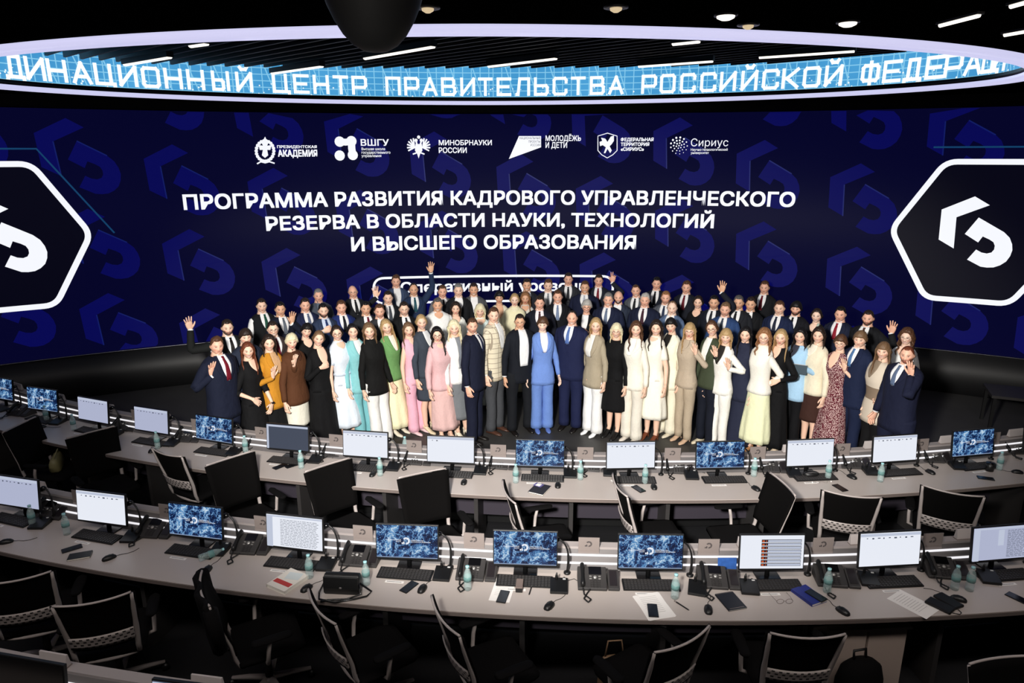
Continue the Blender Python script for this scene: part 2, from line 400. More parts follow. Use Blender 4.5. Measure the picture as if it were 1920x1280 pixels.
BZ0, BZ1 = RZ+.11, RZ+.95
us = np.linspace(0, 2*np.pi, 241); V = []; UVs = []; acc = 0; px_ = None
for u in us:
    p = np.array(ell(u, .06));
    if px_ is not None: acc += np.linalg.norm(p-px_)
    px_ = p; UVs.append(acc)
    V += [[p[0]-EX, p[1]-EY, BZ0-RZ], [p[0]-EX, p[1]-EY, BZ1-RZ]]
b = MB(); b.add(V, [[2*i, 2*i+2, 2*i+3, 2*i+1] for i in range(240)])
band = b.build('display_band', m_band, ring)
uvl = band.data.uv_layers.new(name='UVMap')
for p in band.data.polygons:
    for li, vi in zip(p.loop_indices, p.vertices): uvl.data[li].uv = (UVs[vi//2], 0 if vi % 2 == 0 else BZ1-BZ0)
ell_band('outer_shell', [(.12, RZ+.05), (.22, RZ+.05), (.24, RZ+.2), (.12, RZ+.98)], m_gloss)
# block letters, drawn with one square pen
GL = {'Д': [[(0, -.18), (0, 0), (1, 0), (1, -.18)], [(.2, 0), (.25, 1), (.82, 1), (.82, 0)]], 'И': [[(0, 1), (0, 0), (1, 1), (1, 0)]], 'Н': [[(0, 0), (0, 1)], [(1, 0), (1, 1)], [(0, .5), (1, .5)]],
      'А': [[(0, 0), (.5, 1), (1, 0)], [(.22, .3), (.78, .3)]], 'Ц': [[(0, 1), (0, 0), (1.12, 0), (1.12, -.2)], [(.9, 1), (.9, 0)]], 'О': [[(.12, 0), (0, .12), (0, .88), (.12, 1), (.88, 1), (1, .88), (1, .12), (.88, 0), (.12, 0)]],
      'Ы': [[(0, 1), (0, 0), (.6, 0), (.7, .1), (.7, .45), (.6, .55), (0, .55)], [(1.05, 0), (1.05, 1)]], 'Й': [[(0, 1), (0, 0), (1, 1), (1, 0)], [(.25, 1.36), (.35, 1.24), (.65, 1.24), (.75, 1.36)]],
      'Е': [[(1, 1), (0, 1), (0, 0), (1, 0)], [(0, .5), (.85, .5)]], 'Т': [[(0, 1), (1, 1)], [(.5, 1), (.5, 0)]], 'Р': [[(0, 0), (0, 1), (.88, 1), (1, .88), (1, .5), (.88, .38), (0, .38)]], 'П': [[(0, 0), (0, 1), (1, 1), (1, 0)]],
      'В': [[(0, .52), (.85, .52), (1, .4), (1, .12), (.88, 0), (0, 0), (0, 1), (.82, 1), (.93, .88), (.93, .65), (.82, .52)]], 'Л': [[(0, 0), (.12, 0), (.25, 1), (1, 1), (1, 0)]], 'Ь': [[(0, 1), (0, 0), (.88, 0), (1, .12), (1, .43), (.88, .55), (0, .55)]],
      'С': [[(1, .75), (1, .88), (.88, 1), (.12, 1), (0, .88), (0, .12), (.12, 0), (.88, 0), (1, .12), (1, .25)]], 'К': [[(0, 0), (0, 1)], [(1, 1), (.25, .5), (1, 0)], [(0, .5), (.25, .5)]], 'Ф': [[(.5, -.08), (.5, 1.08)], [(.12, .1), (0, .22), (0, .78), (.12, .9), (.88, .9), (1, .78), (1, .22), (.88, .1), (.12, .1)]]}
LET = [('Д', 27), ('И', 66), ('Н', 107), ('А', 153), ('Ц', 195), ('И', 240), ('О', 283), ('Н', 325), ('Н', 367), ('Ы', 413), ('Й', 458), ('Ц', 526), ('Е', 565), ('Н', 602), ('Т', 639), ('Р', 674), ('П', 737), ('Р', 772), ('А', 806), ('В', 841), ('И', 877), ('Т', 910), ('Е', 945), ('Л', 980), ('Ь', 1015), ('С', 1050), ('Т', 1084), ('В', 1120), ('А', 1155), ('Р', 1217), ('О', 1252), ('С', 1290), ('С', 1328), ('И', 1365), ('Й', 1405), ('С', 1445), ('К', 1482), ('О', 1522), ('Й', 1563), ('Ф', 1632), ('Е', 1673), ('Д', 1712), ('Е', 1753), ('Р', 1788), ('А', 1825), ('Ц', 1857), ('И', 1888)]
_uf = np.linspace(-1.54, 1.54, 4001); _pf = np.array([[*ell(u, .04), RZ+.27] for u in _uf])-[0, 0, CH]; _xf = 960+FPX*(_pf@RGT)/(_pf@FWD)
def on_oval(px): return float(np.interp(px, _xf, _uf))
LH, LW, PEN = .245, .20, .048
m_rw = mat('ring_white', (60, 60, 60), .5, emit=(240, 252, 255), strength=1.15)
for ch, px in LET:
    u = on_oval(px); c = np.array(ell(u, .04)); q = np.array(ell(u+.01, .04)); tg = (q-c)/np.linalg.norm(q-c)
    b = MB()
    for st in GL[ch]:
        P = np.array([((x-.5)*LW, (y)*LH) for x, y in st]); T = np.gradient(P, axis=0) if len(P) > 2 else np.array([P[1]-P[0]]*2)
        for p0, p1 in zip(P, P[1:]):
            t = (p1-p0)/np.linalg.norm(p1-p0); n = np.array([-t[1], t[0]])*PEN/2; e = t*PEN/2*.9
            Q = [p0-e+n, p1+e+n, p1+e-n, p0-e-n]
            b.add([[c[0]+tg[0]*x-EX, c[1]+tg[1]*x-EY, RZ+.155+y-RZ] for x, y in Q], [[0, 1, 2, 3]])
    b.build('ring_letter', m_rw, band, smooth=False)
# ceiling outside and above the ring
ins = np.array([ell(u, .25) for u in UU]); outr = []
for x, y in ins:
    d = np.array([x-EX, y-EY]); d = d/np.abs(d/np.array([15.7, 9.0])).max(); outr.append([EX+d[0], EY+d[1]])
G = np.array([[[x, y, RZ+.06] for x, y in list(ins)+[ins[0]]], [[x, max(-5.4, y), RZ+.06] for x, y in outr+[outr[0]]]])
for j in range(G.shape[1]):
    if abs(G[1, j, 1]-(EY-9.0)) < 1e-6: G[1, j, 1] = -5.4
struct(MB().grid(G).build('ceiling', m_gloss, smooth=False))
struct(MB().box((0, 5, 6.45), (32, 22, .1)).build('ceiling_upper', m_black))
BFZ = 5.10
dirb = np.array([.74, -.67]); dirb /= np.linalg.norm(dirb); nb_ = np.array([-dirb[1], dirb[0]])
m_baf = mat('ceiling_baffle', (10, 10, 13), .45, noise=.2)
for k in range(-24, 25):
    c = np.array([-.5, 7.25])+nb_*k*.19
    P = [c+dirb*t for t in np.linspace(-9, 9, 361)]
    P = [p for p in P if abs((p[0]+.5)/5.1)**3+abs((p[1]-7.25)/2.65)**3 < 1]
    if len(P) < 12: continue
    a, e = P[0], P[-1]; L = np.linalg.norm(e-a); mid = (a+e)/2
    o = MB().box((0, 0, .15), (L, .03, .30)).build('ceiling_baffle', m_baf)
    o.location = (mid[0], mid[1], BFZ); o.rotation_euler = (0, 0, math.atan2(dirb[1], dirb[0]))
    tag(o, 'long dark baffle slat of the slatted ceiling inside the light ring', 'baffle', 'ceiling baffles')
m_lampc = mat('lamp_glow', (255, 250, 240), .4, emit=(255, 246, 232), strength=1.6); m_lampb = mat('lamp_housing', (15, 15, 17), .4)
def tube_lamp(p, q, z, label, w=.05, cat='ceiling lamp'):
    a, e = at(*p, z), at(*q, z); c = (a+e)/2; L = np.linalg.norm(e-a)
    r = empty('linear_lamp', c, math.atan2(e[1]-a[1], e[0]-a[0])); tag(r, label, cat, 'linear ceiling lamps')
    b = MB(); b.box((0, 0, .03), (L+.03, w+.02, .06)); b.build('housing', m_lampb, r, smooth=False)
    b = MB(); b.rings([[[x, w/2*math.cos(t), -.004+.016*math.sin(t)] for t in np.linspace(0, 2*math.pi, 8, endpoint=False)] for x in np.linspace(-L/2, L/2, 3)]); b.build('diffuser', m_lampc, r)
for p, q, t_ in (((235, 121), (318, 107), 'long lit ceiling lamp inside the ring at far left above the lettering'), ((358, 86), (387, 82), 'short lit lamp end by the near rim at the left of the ring'),
                 ((511, 137), (603, 124), 'lit ceiling lamp just over the second word on the ring'), ((685, 109), (812, 87), 'lit ceiling lamp close behind the hanging black dome'),
                 ((917, 124), (1042, 109), 'lit ceiling lamp over the middle of the third word on the ring'), ((1198, 124), (1336, 114), 'lit ceiling lamp at the start of the fourth word on the ring'),
                 ((1262, 82), (1311, 77), 'short lit lamp near the front rim right of centre'), ((1424, 107), (1602, 95), 'longest lit ceiling lamp at the right of the ring')):
    tube_lamp(p, q, BFZ-.075, t_, .06)
for p, q, t_ in (((1763, 46), (1836, 27), 'thin lit lamp on the black ceiling above the right rim'), ((1896, 10), (1935, -1), 'thin lit lamp at the top right corner of the ceiling'), ((1884, 64), (1940, 54), 'thin lit lamp at the right edge just above the rim')):
    tube_lamp(p, q, RZ+.045, t_, .03)
m_soft = mat('reflection_glow', (200, 190, 170), .4, emit=(214, 190, 150), strength=.9)
for px, py, t_ in ((802, 15, 'small round downlight beside the black dome'), (1155, 14, 'small warm downlight above the middle of the ring'), (1361, 29, 'brighter round downlight right of centre on the black ceiling'), (1403, 47, 'small downlight close to the rim right of centre'), (1590, 42, 'bright downlight above the right half of the ring')):  # added glowing shapes imitate soft lamp reflections in the glossy ceiling
    a = at(px, py, RZ+.05); r = empty('reflection', a); tag(r, t_, 'reflection', 'round ceiling reflections')
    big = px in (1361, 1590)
    b = MB(); b.lathe([(.001, -.03), (.03 if big else .015, -.028), (.055 if big else .035, -.016), (.06 if big else .04, .004)], n=16); b.build('lens', m_lampc if big else m_soft, r)  # the lens is a glowing cap standing for a mirrored lamp
    b = MB(); b.lathe([(.055, -.004), (.075, -.004), (.075, .008), (.055, .008)], n=16); b.build('reflection_rim', m_lampb, r)
# black dome hanging close to the camera
a = at(705, 98, 4.38)
dm = empty('ceiling_dome', (a[0], 2.85, 0)); a = ray(705, 98); t = 2.85/a[1]; dm.location = (a[0]*t, 2.85, CH+a[2]*t)
tag(dm, 'black bell shaped dome hanging from the ceiling top centre left', 'ceiling speaker')
b = MB(); b.lathe([(.001, 0), (.045, .004), (.085, .025), (.12, .062), (.15, .11), (.175, .165), (.195, .23), (.215, .32), (.22, .40)], n=40); b.build('dome', mat('dome_black', (6, 6, 6), .5, spec=.1), dm)
b = MB(); b.lathe([(.225, .38), (.235, .39), (.235, .45), (.06, .46), (.06, .62)], n=32); b.build('mounting_collar', m_lampb, dm)

# ================================================================ people
SKIN = {'p': (242, 200, 175), 'r': (238, 184, 158), 'o': (226, 176, 144), 'l': (246, 210, 188)}
HAIRC = {'black': (22, 18, 18), 'dark': (42, 30, 24), 'brown': (84, 56, 38), 'light': (112, 86, 62), 'auburn': (104, 54, 34), 'ginger': (140, 98, 64), 'blond': (176, 146, 102), 'plat': (232, 216, 180), 'grey': (120, 118, 116), 'silver': (176, 172, 166), 'salt': (86, 82, 80)}
def sstep(a, b, x): t = np.clip((x-a)/(b-a), 0, 1); return t*t*(3-2*t)
def add_bump(m, scale=11, strength=.35, dist=.02, vz=1.0):
    nt = m.node_tree; b = nt.nodes['Principled BSDF']
    t = nt.nodes.new('ShaderNodeTexCoord'); mp = nt.nodes.new('ShaderNodeMapping'); mp.inputs['Scale'].default_value = (1, 1, vz)
    n = nt.nodes.new('ShaderNodeTexNoise'); n.inputs['Scale'].default_value = scale; n.inputs['Detail'].default_value = 2
    bp = nt.nodes.new('ShaderNodeBump'); bp.inputs['Strength'].default_value = strength; bp.inputs['Distance'].default_value = dist
    nt.links.new(t.outputs['Object'], mp.inputs[0]); nt.links.new(mp.outputs[0], n.inputs['Vector']); nt.links.new(n.outputs['Fac'], bp.inputs['Height']); nt.links.new(bp.outputs['Normal'], b.inputs['Normal'])
def cloth(hexc, rough=.85):
    k = 'cloth_'+hexc.lstrip('#')
    if k in MATS: return MATS[k]
    m = mat(k, hexc, rough, noise=.10, scale=60, spec=.25); add_bump(m, 12, .5, .03, .6); return m
def hairmat(k):
    if 'hair_'+k in MATS: return MATS['hair_'+k]
    m = mat('hair_'+k, HAIRC[k], .5, noise=.35, scale=70, spec=.4); add_bump(m, 120, .5, .006, .18); return m
m_skin = mat('skin', (220, 170, 140), .5, attr='col', spec=.35)
m_glass = mat('spectacle_frame', (22, 20, 20), .3); m_glass2 = mat('spectacle_wire', (120, 105, 95), .3, 1.0)
NAZ, NEL = 44, 34
_t = np.linspace(0, 2*np.pi, NAZ, endpoint=False); AZ = _t-.38*np.sin(_t)
_e = np.linspace(-1, 1, NEL); EL = np.radians(88)*(_e-.12*np.sin(np.pi*_e))
AZG, ELG = np.meshgrid(AZ, EL); AZS = (AZG+np.pi) % (2*np.pi)-np.pi
def head_surface(fem, off=0.0, jaw=1.0):
    a, b, c = (.0765, .096, .116) if fem else (.081, .100, .121)
    x = (a+off)*np.sin(AZG)*np.cos(ELG); y = -(b+off)*np.cos(AZG)*np.cos(ELG); z = (c+off)*np.sin(ELG)
    lo = sstep(0.0, -c, z); front = np.clip(np.cos(AZG), 0, 1)
    x = x*(1-(.25 if fem else .13)*lo*jaw); y = np.where(y > 0, y*(1-.42*lo), y*(1-.02*lo))
    y = np.where((y < 0) & (np.abs(z) < .085), y*(1-.05*np.clip(front-.55, 0, 1)), y)
    g = lambda cx, cz, sx, sz_: np.exp(-((np.abs(x)-cx)/sx)**2-((z-cz)/sz_)**2)*(np.cos(AZG) > 0)
    f = np.zeros_like(x)
    f += .010*g(0, .004, .009, .018)+.023*g(0, -.021, .0115, .013)+.006*g(.013, -.027, .007, .008)
    f += .005*g(.028, .029, .022, .009)-.008*g(.031, .010, .015, .010)+.005*g(.046, -.018, .018, .018)
    f += .006*g(0, -.056, .018, .006)-.003*g(0, -.068, .018, .006)+.009*g(0, -.092, .022, .016)
    ear = .017*np.exp(-((np.abs(AZS)-1.62)/.13)**2-((z+.004)/.026)**2)
    return x+np.sign(x)*ear, y-f+ear*.5, z
def face_colour(x, y, z, skin, hc, fem, beard, smile):
    n = len(x); c = np.tile(np.array(lin(skin)), (n, 1)); fr = y < -.03; ax = np.abs(x)
    def mixc(m, col): m = np.clip(m, 0, 1)[:, None]; c[:] = c*(1-m)+np.array(lin(col))*m
    e = lambda cx, cz, rx, rz: sstep(1.35, .6, np.hypot((ax-cx)/rx, (z-cz)/rz))*fr
    mixc(.45*e(.044, -.022, .02, .018), (214, 120, 100))
    if beard:
        bm = fr*sstep(-.030, -.048, z+.10*np.clip(ax-.03, 0, 1)*0)*sstep(.0, .02, np.hypot(x/1.0, (z+.052)/.6)) + (ax > .045)*sstep(-.005, -.03, z)*(y < .01)
        mixc({1: .35, 2: .9}[beard]*np.clip(bm, 0, 1), hc if beard == 2 else (90, 76, 70))
    zb_ = z+.05*(ax-.030); eb = lambda cx, cz, rx, rz: sstep(1.35, .6, np.hypot((ax-cx)/rx, (zb_-cz)/rz))*fr; mixc(.75*eb(.032, .033, .020, .0050), tuple(int(v*.75) for v in (hc if sum(hc) < 420 else (150, 120, 90))))
    mixc(.30*e(.031, .011, .018, .009), (150, 100, 84)); mixc(.7*e(.031, .010, .0125, .0048), (236, 230, 226)); mixc(.95*e(.031, .010, .0068, .0062), (40, 30, 28)); mixc(.8*e(.031, .0165, .016, .0026), (60, 40, 36))
    mixc(.5*e(.008, -.034, .008, .004), (140, 80, 66))
    w = .031 if smile else .024
    lip = (186, 52, 60) if fem else (166, 84, 76)
    curve = np.where(fr, 15*ax**2 if smile else 7*ax**2, 0); zz = z-curve
    m = sstep(1.3, .6, np.hypot(x/w, (zz+.058)/(.012 if fem else .0095)))*fr; mixc(.85*m, lip)
    if smile: m = sstep(1.2, .7, np.hypot(x/(w*.80), (zz+.0575)/.0070))*fr; mixc(.95*m, (250, 246, 240))
    return c
def rot3(yaw, pitch, roll):
    cy, sy, cx, sx, cz, sz_ = math.cos(yaw), math.sin(yaw), math.cos(pitch), math.sin(pitch), math.cos(roll), math.sin(roll)
    Rz = np.array([[cy, -sy, 0], [sy, cy, 0], [0, 0, 1]]); Rx = np.array([[1, 0, 0], [0, cx, -sx], [0, sx, cx]]); Ry = np.array([[cz, 0, sz_], [0, 1, 0], [-sz_, 0, cz]])
    return Rz@Rx@Ry
MEN = np.array([(.78, .198, .135, 0), (.95, .192, .135, 0), (1.08, .180, .128, -.005), (1.22, .187, .132, -.008), (1.34, .200, .134, -.006), (1.43, .205, .124, 0), (1.478, .196, .106, .006), (1.508, .160, .088, .01), (1.535, .110, .072, .012), (1.57, .064, .060, .010)])
WOM = np.array([(.72, .178, .128, 0), (.88, .176, .130, .004), (1.03, .138, .102, 0), (1.14, .148, .112, -.008), (1.22, .160, .128, -.02), (1.30, .166, .112, -.008), (1.352, .160, .092, 0), (1.383, .130, .078, .005), (1.41, .088, .062, .008), (1.447, .052, .050, .008)])
def torso_at(T, z):
    z = np.asarray(z, float); i = np.clip(np.searchsorted(T[:, 0], z)-1, 0, len(T)-2)
    t = np.clip((z-T[i, 0])/(T[i+1, 0]-T[i, 0]), -.5, 1)
    return [T[i, k]+(T[i+1, k]-T[i, k])*t for k in (1, 2, 3)]
NEXP = 2.35
def torso_ring(T, z, n=26, grow=0.0):
    a, b, cy = torso_at(T, z); th = np.linspace(0, 2*np.pi, n, endpoint=False)
    c, s = np.cos(th), np.sin(th)
    return np.stack([(a+grow)*np.sign(s)*np.abs(s)**(2/NEXP), cy-(b+grow)*np.sign(c)*np.abs(c)**(2/NEXP), np.full(n, float(z))], 1)
def front_y(T, x, z):
    a, b, cy = torso_at(T, z); return cy-b*np.clip(1-np.abs(x/a)**NEXP, 0.02, 1)**(1/NEXP)
def patch(b, T, z0, z1, xl, xr, off, thick=.006, n=9, k=14):
    Z = np.linspace(z0, z1, k); G = []
    for z in Z:
        l, r = xl(z), xr(z); xs = np.linspace(l, r, n); G.append([[x, front_y(T, x, z)-off, z] for x in xs])
    b.slab(np.array(G), (0, thick, 0))
FING = [(.031, .072, .13), (.0105, .082, .03), (-.0105, .074, -.07), (-.031, .057, -.19)]
def hand_mesh(b, wrist, f, p, s, kind, k=1.0):
    f = np.array(f, float); f /= np.linalg.norm(f); p = np.array(p, float); p -= (p@f)*f; p /= np.linalg.norm(p)
    t = np.cross(f, p) if s < 0 else np.cross(p, f)
    B = np.stack([t, p, f])*k; W0 = np.array(wrist)
    curl, spread = {'open': (.10, 1.5), 'relax': (.55, .5), 'fist': (1.45, .15), 'thumb': (1.45, .1), 'v': (.08, 1.6)}[kind]
    R = []
    for z, w, d in ((-.02, .025, .021), (.0, .027, .019), (.03, .037, .0165), (.06, .043, .0155), (.09, .043, .0125), (.101, .036, .009)):
        th = np.linspace(0, 2*np.pi, 10, endpoint=False); R.append(np.stack([w*np.cos(th), d*np.sin(th), np.full(10, z)], 1)@B+W0)
    b.rings(R)
    for i, (t0, L, sp) in enumerate(FING):
        cc = curl if not (kind == 'v' and i >= 2) else 1.4
        pos = np.array([t0, 0, .090]); P = [pos]; ang = cc*.35
        for q in range(3):
            seg = L*(.44, .31, .25)[q]; d = np.array([math.sin(sp*spread)*math.cos(ang), math.sin(ang), math.cos(ang)*math.cos(sp*spread)])
            pos = pos+d*seg; P.append(pos); ang += cc*.75
        P = np.array(P)@B+W0; b.tube(P, np.array([.0098, .0092, .0082, .0055])*k, 6)
    if kind in ('thumb',): P = [(.028, 0, .03), (.045, .01, .062), (.050, .006, .098), (.051, .004, .118)]
    elif kind in ('fist',): P = [(.026, .004, .02), (.040, .018, .05), (.028, .032, .072), (.012, .036, .080)]
    else: P = [(.024, .003, .015), (.046, .010, .045), (.062, .012, .070), (.071, .010, .090)]
    b.tube(np.array(P)@B+W0, np.array([.013, .0115, .0100, .0065])*k, 6)
def arm_path(S, Wt, l1, l2, pole):
    S, Wt = np.array(S, float), np.array(Wt, float); d = Wt-S; L = np.linalg.norm(d); Lm = (l1+l2)*.992
    if L > Lm: Wt = S+d/L*Lm; d = Wt-S; L = Lm
    u = d/L; x = (l1*l1-l2*l2+L*L)/(2*L); h = math.sqrt(max(l1*l1-x*x, 0)); q = np.array(pole, float); q -= (q@u)*u; q /= np.linalg.norm(q)+1e-9
    return S, S+u*x+q*h, Wt
def bez(P0, P1, P2, n): return [P0*(1-t)**2+2*P1*t*(1-t)+P2*t*t for t in np.linspace(0, 1, n)]
HAIRLINE = {'short': [(0, 41), (26, 43), (42, 46), (56, 30), (66, 16), (77, 10), (83, -8), (92, 14), (108, 8), (122, -22), (150, -38), (180, -42)],
            'receding': [(0, 60), (30, 66), (55, 48), (68, 20), (78, 8), (84, -8), (94, 12), (108, 4), (125, -26), (180, -42)],
            'fringe': [(0, 24), (40, 22), (58, 8), (76, -6), (84, -16), (94, 4), (108, -8), (125, -36), (180, -48)],
            'woman': [(0, 44), (30, 40), (48, 22), (62, 0), (75, -18), (90, -30), (120, -40), (180, -50)],
            'wfringe': [(0, 22), (40, 20), (55, 4), (66, -10), (78, -24), (90, -34), (120, -42), (180, -52)]}
def hair_mesh(style, fem):
    b = MB(); d = np.degrees(np.abs(AZS)); e = np.degrees(ELG)
    if style == 'shaved': return None
    base = {'short': 'short', 'side': 'short', 'buzz': 'short', 'spiky': 'short', 'receding': 'receding', 'bald': 'receding', 'mop': 'fringe', 'pixie': 'fringe', 'wshort': 'woman', 'bob': 'woman', 'bobf': 'wfringe', 'long': 'woman', 'wavy': 'woman', 'up': 'woman', 'tied': 'woman', 'longf': 'wfringe', 'curl': 'woman'}[style]
    hl = np.array(HAIRLINE[base]); lim = np.interp(d, hl[:, 0], hl[:, 1])
    m = sstep(-5, 7, e-lim)
    if style == 'bald': m *= sstep(34, 18, e)
    top = {'short': .019, 'side': .025, 'buzz': .005, 'spiky': .026, 'receding': .011, 'bald': .006, 'mop': .024, 'pixie': .024, 'wshort': .030, 'bob': .024, 'bobf': .024, 'long': .021, 'wavy': .027, 'up': .016, 'tied': .013, 'longf': .022, 'curl': .034}[style]
    sid = {'buzz': .003, 'short': .004, 'side': .005, 'receding': .004, 'bald': .006}.get(style, top*.75)
    th = sid+(top-sid)*sstep(12, 58, e)
    nz = .0035*np.sin(AZG*9+ELG*5)*np.sin(ELG*11+AZG*2)
    if style in ('spiky', 'curl', 'wshort'): nz *= 2
    th = th*(1+.25*np.sin(AZG*1+.8)*(style in ('side', 'mop', 'pixie', 'wshort')))+nz*(top > .01)
    x0, y0, z0 = head_surface(fem, 0.0); n = np.stack([x0, y0*.9, z0*.9], -1); n /= np.linalg.norm(n, axis=-1)[..., None]
    P = np.stack([x0, y0, z0], -1)+n*(th*m-.014*(1-m))[..., None]
    P[..., 1] = np.where((P[..., 1] < 0) & (m < .5), P[..., 1]+.006, P[..., 1])
    b.rings(P)
    L = {'bob': .17, 'bobf': .17, 'long': .36, 'longf': .34, 'wavy': .33, 'curl': .24}.get(style)
    if L:
        az = np.radians(np.linspace(70, 290, 34)); R = []; wav = {'wavy': .012, 'curl': .014}.get(style, .004)
        for q in np.linspace(0, 1, 15):
            z = .045-q*(L+.045); dn = sstep(-.10, -.22, np.array(z)); a_ = np.abs((az-np.pi)/np.radians(112))
            flare = 1+.10*math.sin(math.pi*min(1, q*1.3))+.10*dn
            endt = 1-.5*sstep(.85, 1.0, np.array(q)) if style in ('bob', 'bobf') else 1-.25*sstep(.8, 1, np.array(q))
            w = wav*np.sin(q*17+az*5)+wav*.5*np.sin(q*29+az*11)
            ro = np.stack([(.092*flare+w)*np.sin(az), -(.108*flare+w)*np.cos(az)], 1)
            sh = np.where(a_ > .62, -.085*dn*sstep(.62, .9, a_), .035*dn)
            ro[:, 1] += sh; tk = (.30*endt*(1-.75*a_**5))[:, None]; ri = ro*(1-tk)+np.stack([0*az, sh*tk[:, 0]], 1)
            ring_ = np.concatenate([np.c_[ro, np.full(len(az), z)], np.c_[ri, np.full(len(az), z)][::-1]]); R.append(ring_)
        b.rings(R)
    if style == 'up': b.sphere((0, .085, .085), (.042, .04, .036), 12, 8)
    if style == 'tied':
        b.sphere((0, .105, .0), (.03, .032, .034), 10, 7)
    return b
BOT = {}
def person(px, top, h, sex, label, hair='short', hc='dark', skin='p', beard=0, smile=0, glasses=0, top_='jacket', tc='#1b1e2b', shirt='#f0f0f0', tie=None, V=None, wide=0, sleeve='full',
           bot='trousers', bc=None, hem=None, shoes='#15110f', heel=0, barelegs=0, L='down', R='down', Lh=None, Rh=None, yaw=0, hyaw=0, tilt=0, nod=0, w=1.0, lean=0, depth=None, group=None, watch=None, bag=0, extra=None, stance=1.0, hemz=None, collar=None, pattern=None, belt=None, scarf=None):
    fem = sex == 'f'; ref = 1.68 if fem else 1.80
    d = ray(px, top)
    if depth is None:
        z = STZ+h+.012; t = (z-CH)/d[2]
    else:
        t = depth/d[1]; z = CH+d[2]*t; h = z-STZ-.012
    wx, wy = d[0]*t, d[1]*t
    k = h/ref; az0 = -math.atan2(wx, wy); rz = az0+math.radians(yaw)
    root = empty('person', (wx, wy, STZ), rz); tag(root, label, 'person', group)
    Tt = (WOM if fem else MEN).copy(); Tt[:, 1:3] *= w*(.90 if fem else .91); Tt[-1, 1:3] /= w; Tt[-2, 1:3] /= w**.5; Tt[3:, 0] += .034*sstep(1.1, 1.3, Tt[3:, 0])
    Rinv = rotz(-rz)
    def loc(pxy, dy):                                # a photo point at the person's own distance, in body coordinates / k
        dd = ray(*pxy); tt = (wy+dy)/dd[1]; P = np.array([dd[0]*tt-wx, wy+dy-wy, CH+dd[2]*tt-STZ]); return (Rinv@P)/k
    H = ref; hz = H-(.117 if fem else .122)*.865
    Rh_ = rot3(math.radians(hyaw-yaw), math.radians(nod+6), math.radians(tilt)); hc_ = np.array([0, -.018, hz]); piv = np.array([0, .01, hz-.09])
    HS = .865
    def Hd(P): return (np.asarray(P)*HS+hc_-piv)@Rh_.T+piv
    def fin(b):                                      # lean and scale
        for i, v in enumerate(b.v):
            v = v.copy(); v[:, 0] += math.tan(math.radians(lean))*(v[:, 2]-H); b.v[i] = v*k
        return b
    sk = SKIN[skin]; hcol = HAIRC[hc]
    # ---- body: head, neck, core, arms with hands, legs
    b = MB(); x, y, z = head_surface(fem); P = np.stack([x, y, z], -1)
    fc = face_colour(x.ravel(), y.ravel(), z.ravel(), sk, hcol, fem, beard, smile)
    b.rings(Hd(P)); cols = [fc]
    def skin_rest(): cols.append(np.tile(np.array(lin(sk)), (b.n-sum(len(c) for c in cols), 1)))
    nr = .043 if fem else .055
    nz0 = Tt[-1, 0]-.06; ntop = Hd(np.array([[0, .012, -.040]]))[0]
    th = np.linspace(0, 2*np.pi, 14, endpoint=False); ring0 = np.stack([np.sin(th), -np.cos(th), 0*th], 1)
    b.rings([ring0*nr*1.55+[0, .012, nz0], ring0*nr*1.15+[0, .012, nz0+.055], ring0*nr+(np.array([0, .012, nz0+.08])*.6+ntop*.4), ring0*nr*.98+ntop])
    b.rings([torso_ring(Tt, zz, 18, -.016) for zz in np.linspace(Tt[1, 0], Tt[-2, 0], 9)])
    sy = Tt[5, 0]-(.005 if fem else -.005)
    l1, l2 = (.275, .235) if fem else (.30, .262)
    arms = {}
    for s, pose, hk in ((1, L, Lh), (-1, R, Rh)):
        S = np.array([s*(Tt[5, 1]-.035), .005, sy]); pole = (s*.5, .45, -.8); f = None; p = (-s, -.15, 0); kind = 'relax'; dyy = -.18
        if isinstance(pose, tuple): pose, tg_ = pose[0], pose[1:]
        else: tg_ = None
        if pose == 'down': Wt = (s*(Tt[5, 1]+.075), -.03, sy-(l1+l2)*.985); f = (0, -.15, -1)
        elif pose == 'back': Wt = (s*.14, .16, sy-(l1+l2)*.9); f = (-s*.5, 0, -1)
        elif pose == 'bent': Wt = (s*.12, -.2, sy-.42); f = (-s*.8, -.3, -.5); p = (0, 1, -.2)
        elif pose == 'front': Wt = (s*.085, -.235, sy-.47); f = (-s*.75, -.25, -.75); p = (0, 1, 0)
        elif pose == 'chest': Wt = (s*.13, -.27, sy-.14); f = (s*.05, -.25, 1); p = (0, -1, 0); kind = 'open'
        elif pose == 'wave': Wt = (s*.36, -.17, sy+.08); f = (s*.12, -.1, 1); p = (0, -1, 0); kind = 'open'; pole = (s*1.0, .1, -1.0)
        elif pose == 'up': Wt = (s*.26, -.03, sy+.5); f = (s*.05, 0, 1); p = (0, -1, 0); kind = 'open'; pole = (s, 0, -.2); dyy = -.05
        elif pose == 'thumb': Wt = (s*.13, -.26, sy-.22); f = (-s*.9, -.2, .2); p = (0, 1, 0); kind = 'thumb'
        if tg_: Wt = loc(tg_, dyy if pose not in ('down', 'front', 'bent') else {'down': -.03}.get(pose, -.24))
        if hk: kind = hk
        S, E, Wt = arm_path(S, Wt, l1, l2, pole)
        up_ = bez(S, E, Wt, 12); path = []
        for q in range(6): path.append(S+(E-S)*q/6.5)
        path += bez(S+(E-S)*.86, E, E+(Wt-E)*.14, 4)[1:]
        for q in range(1, 6): path.append(E+(Wt-E)*(.14+.86*q/5))
        path = np.array(path); arms[s] = (S, E, Wt, path)
        n = len(path); tt = np.linspace(0, 1, n)
        ra = np.interp(tt, [0, .2, .5, .62, 1], [.046, .045, .037, .037, .023])*(.82 if fem else .98)
        b.tube(path, ra, 10)
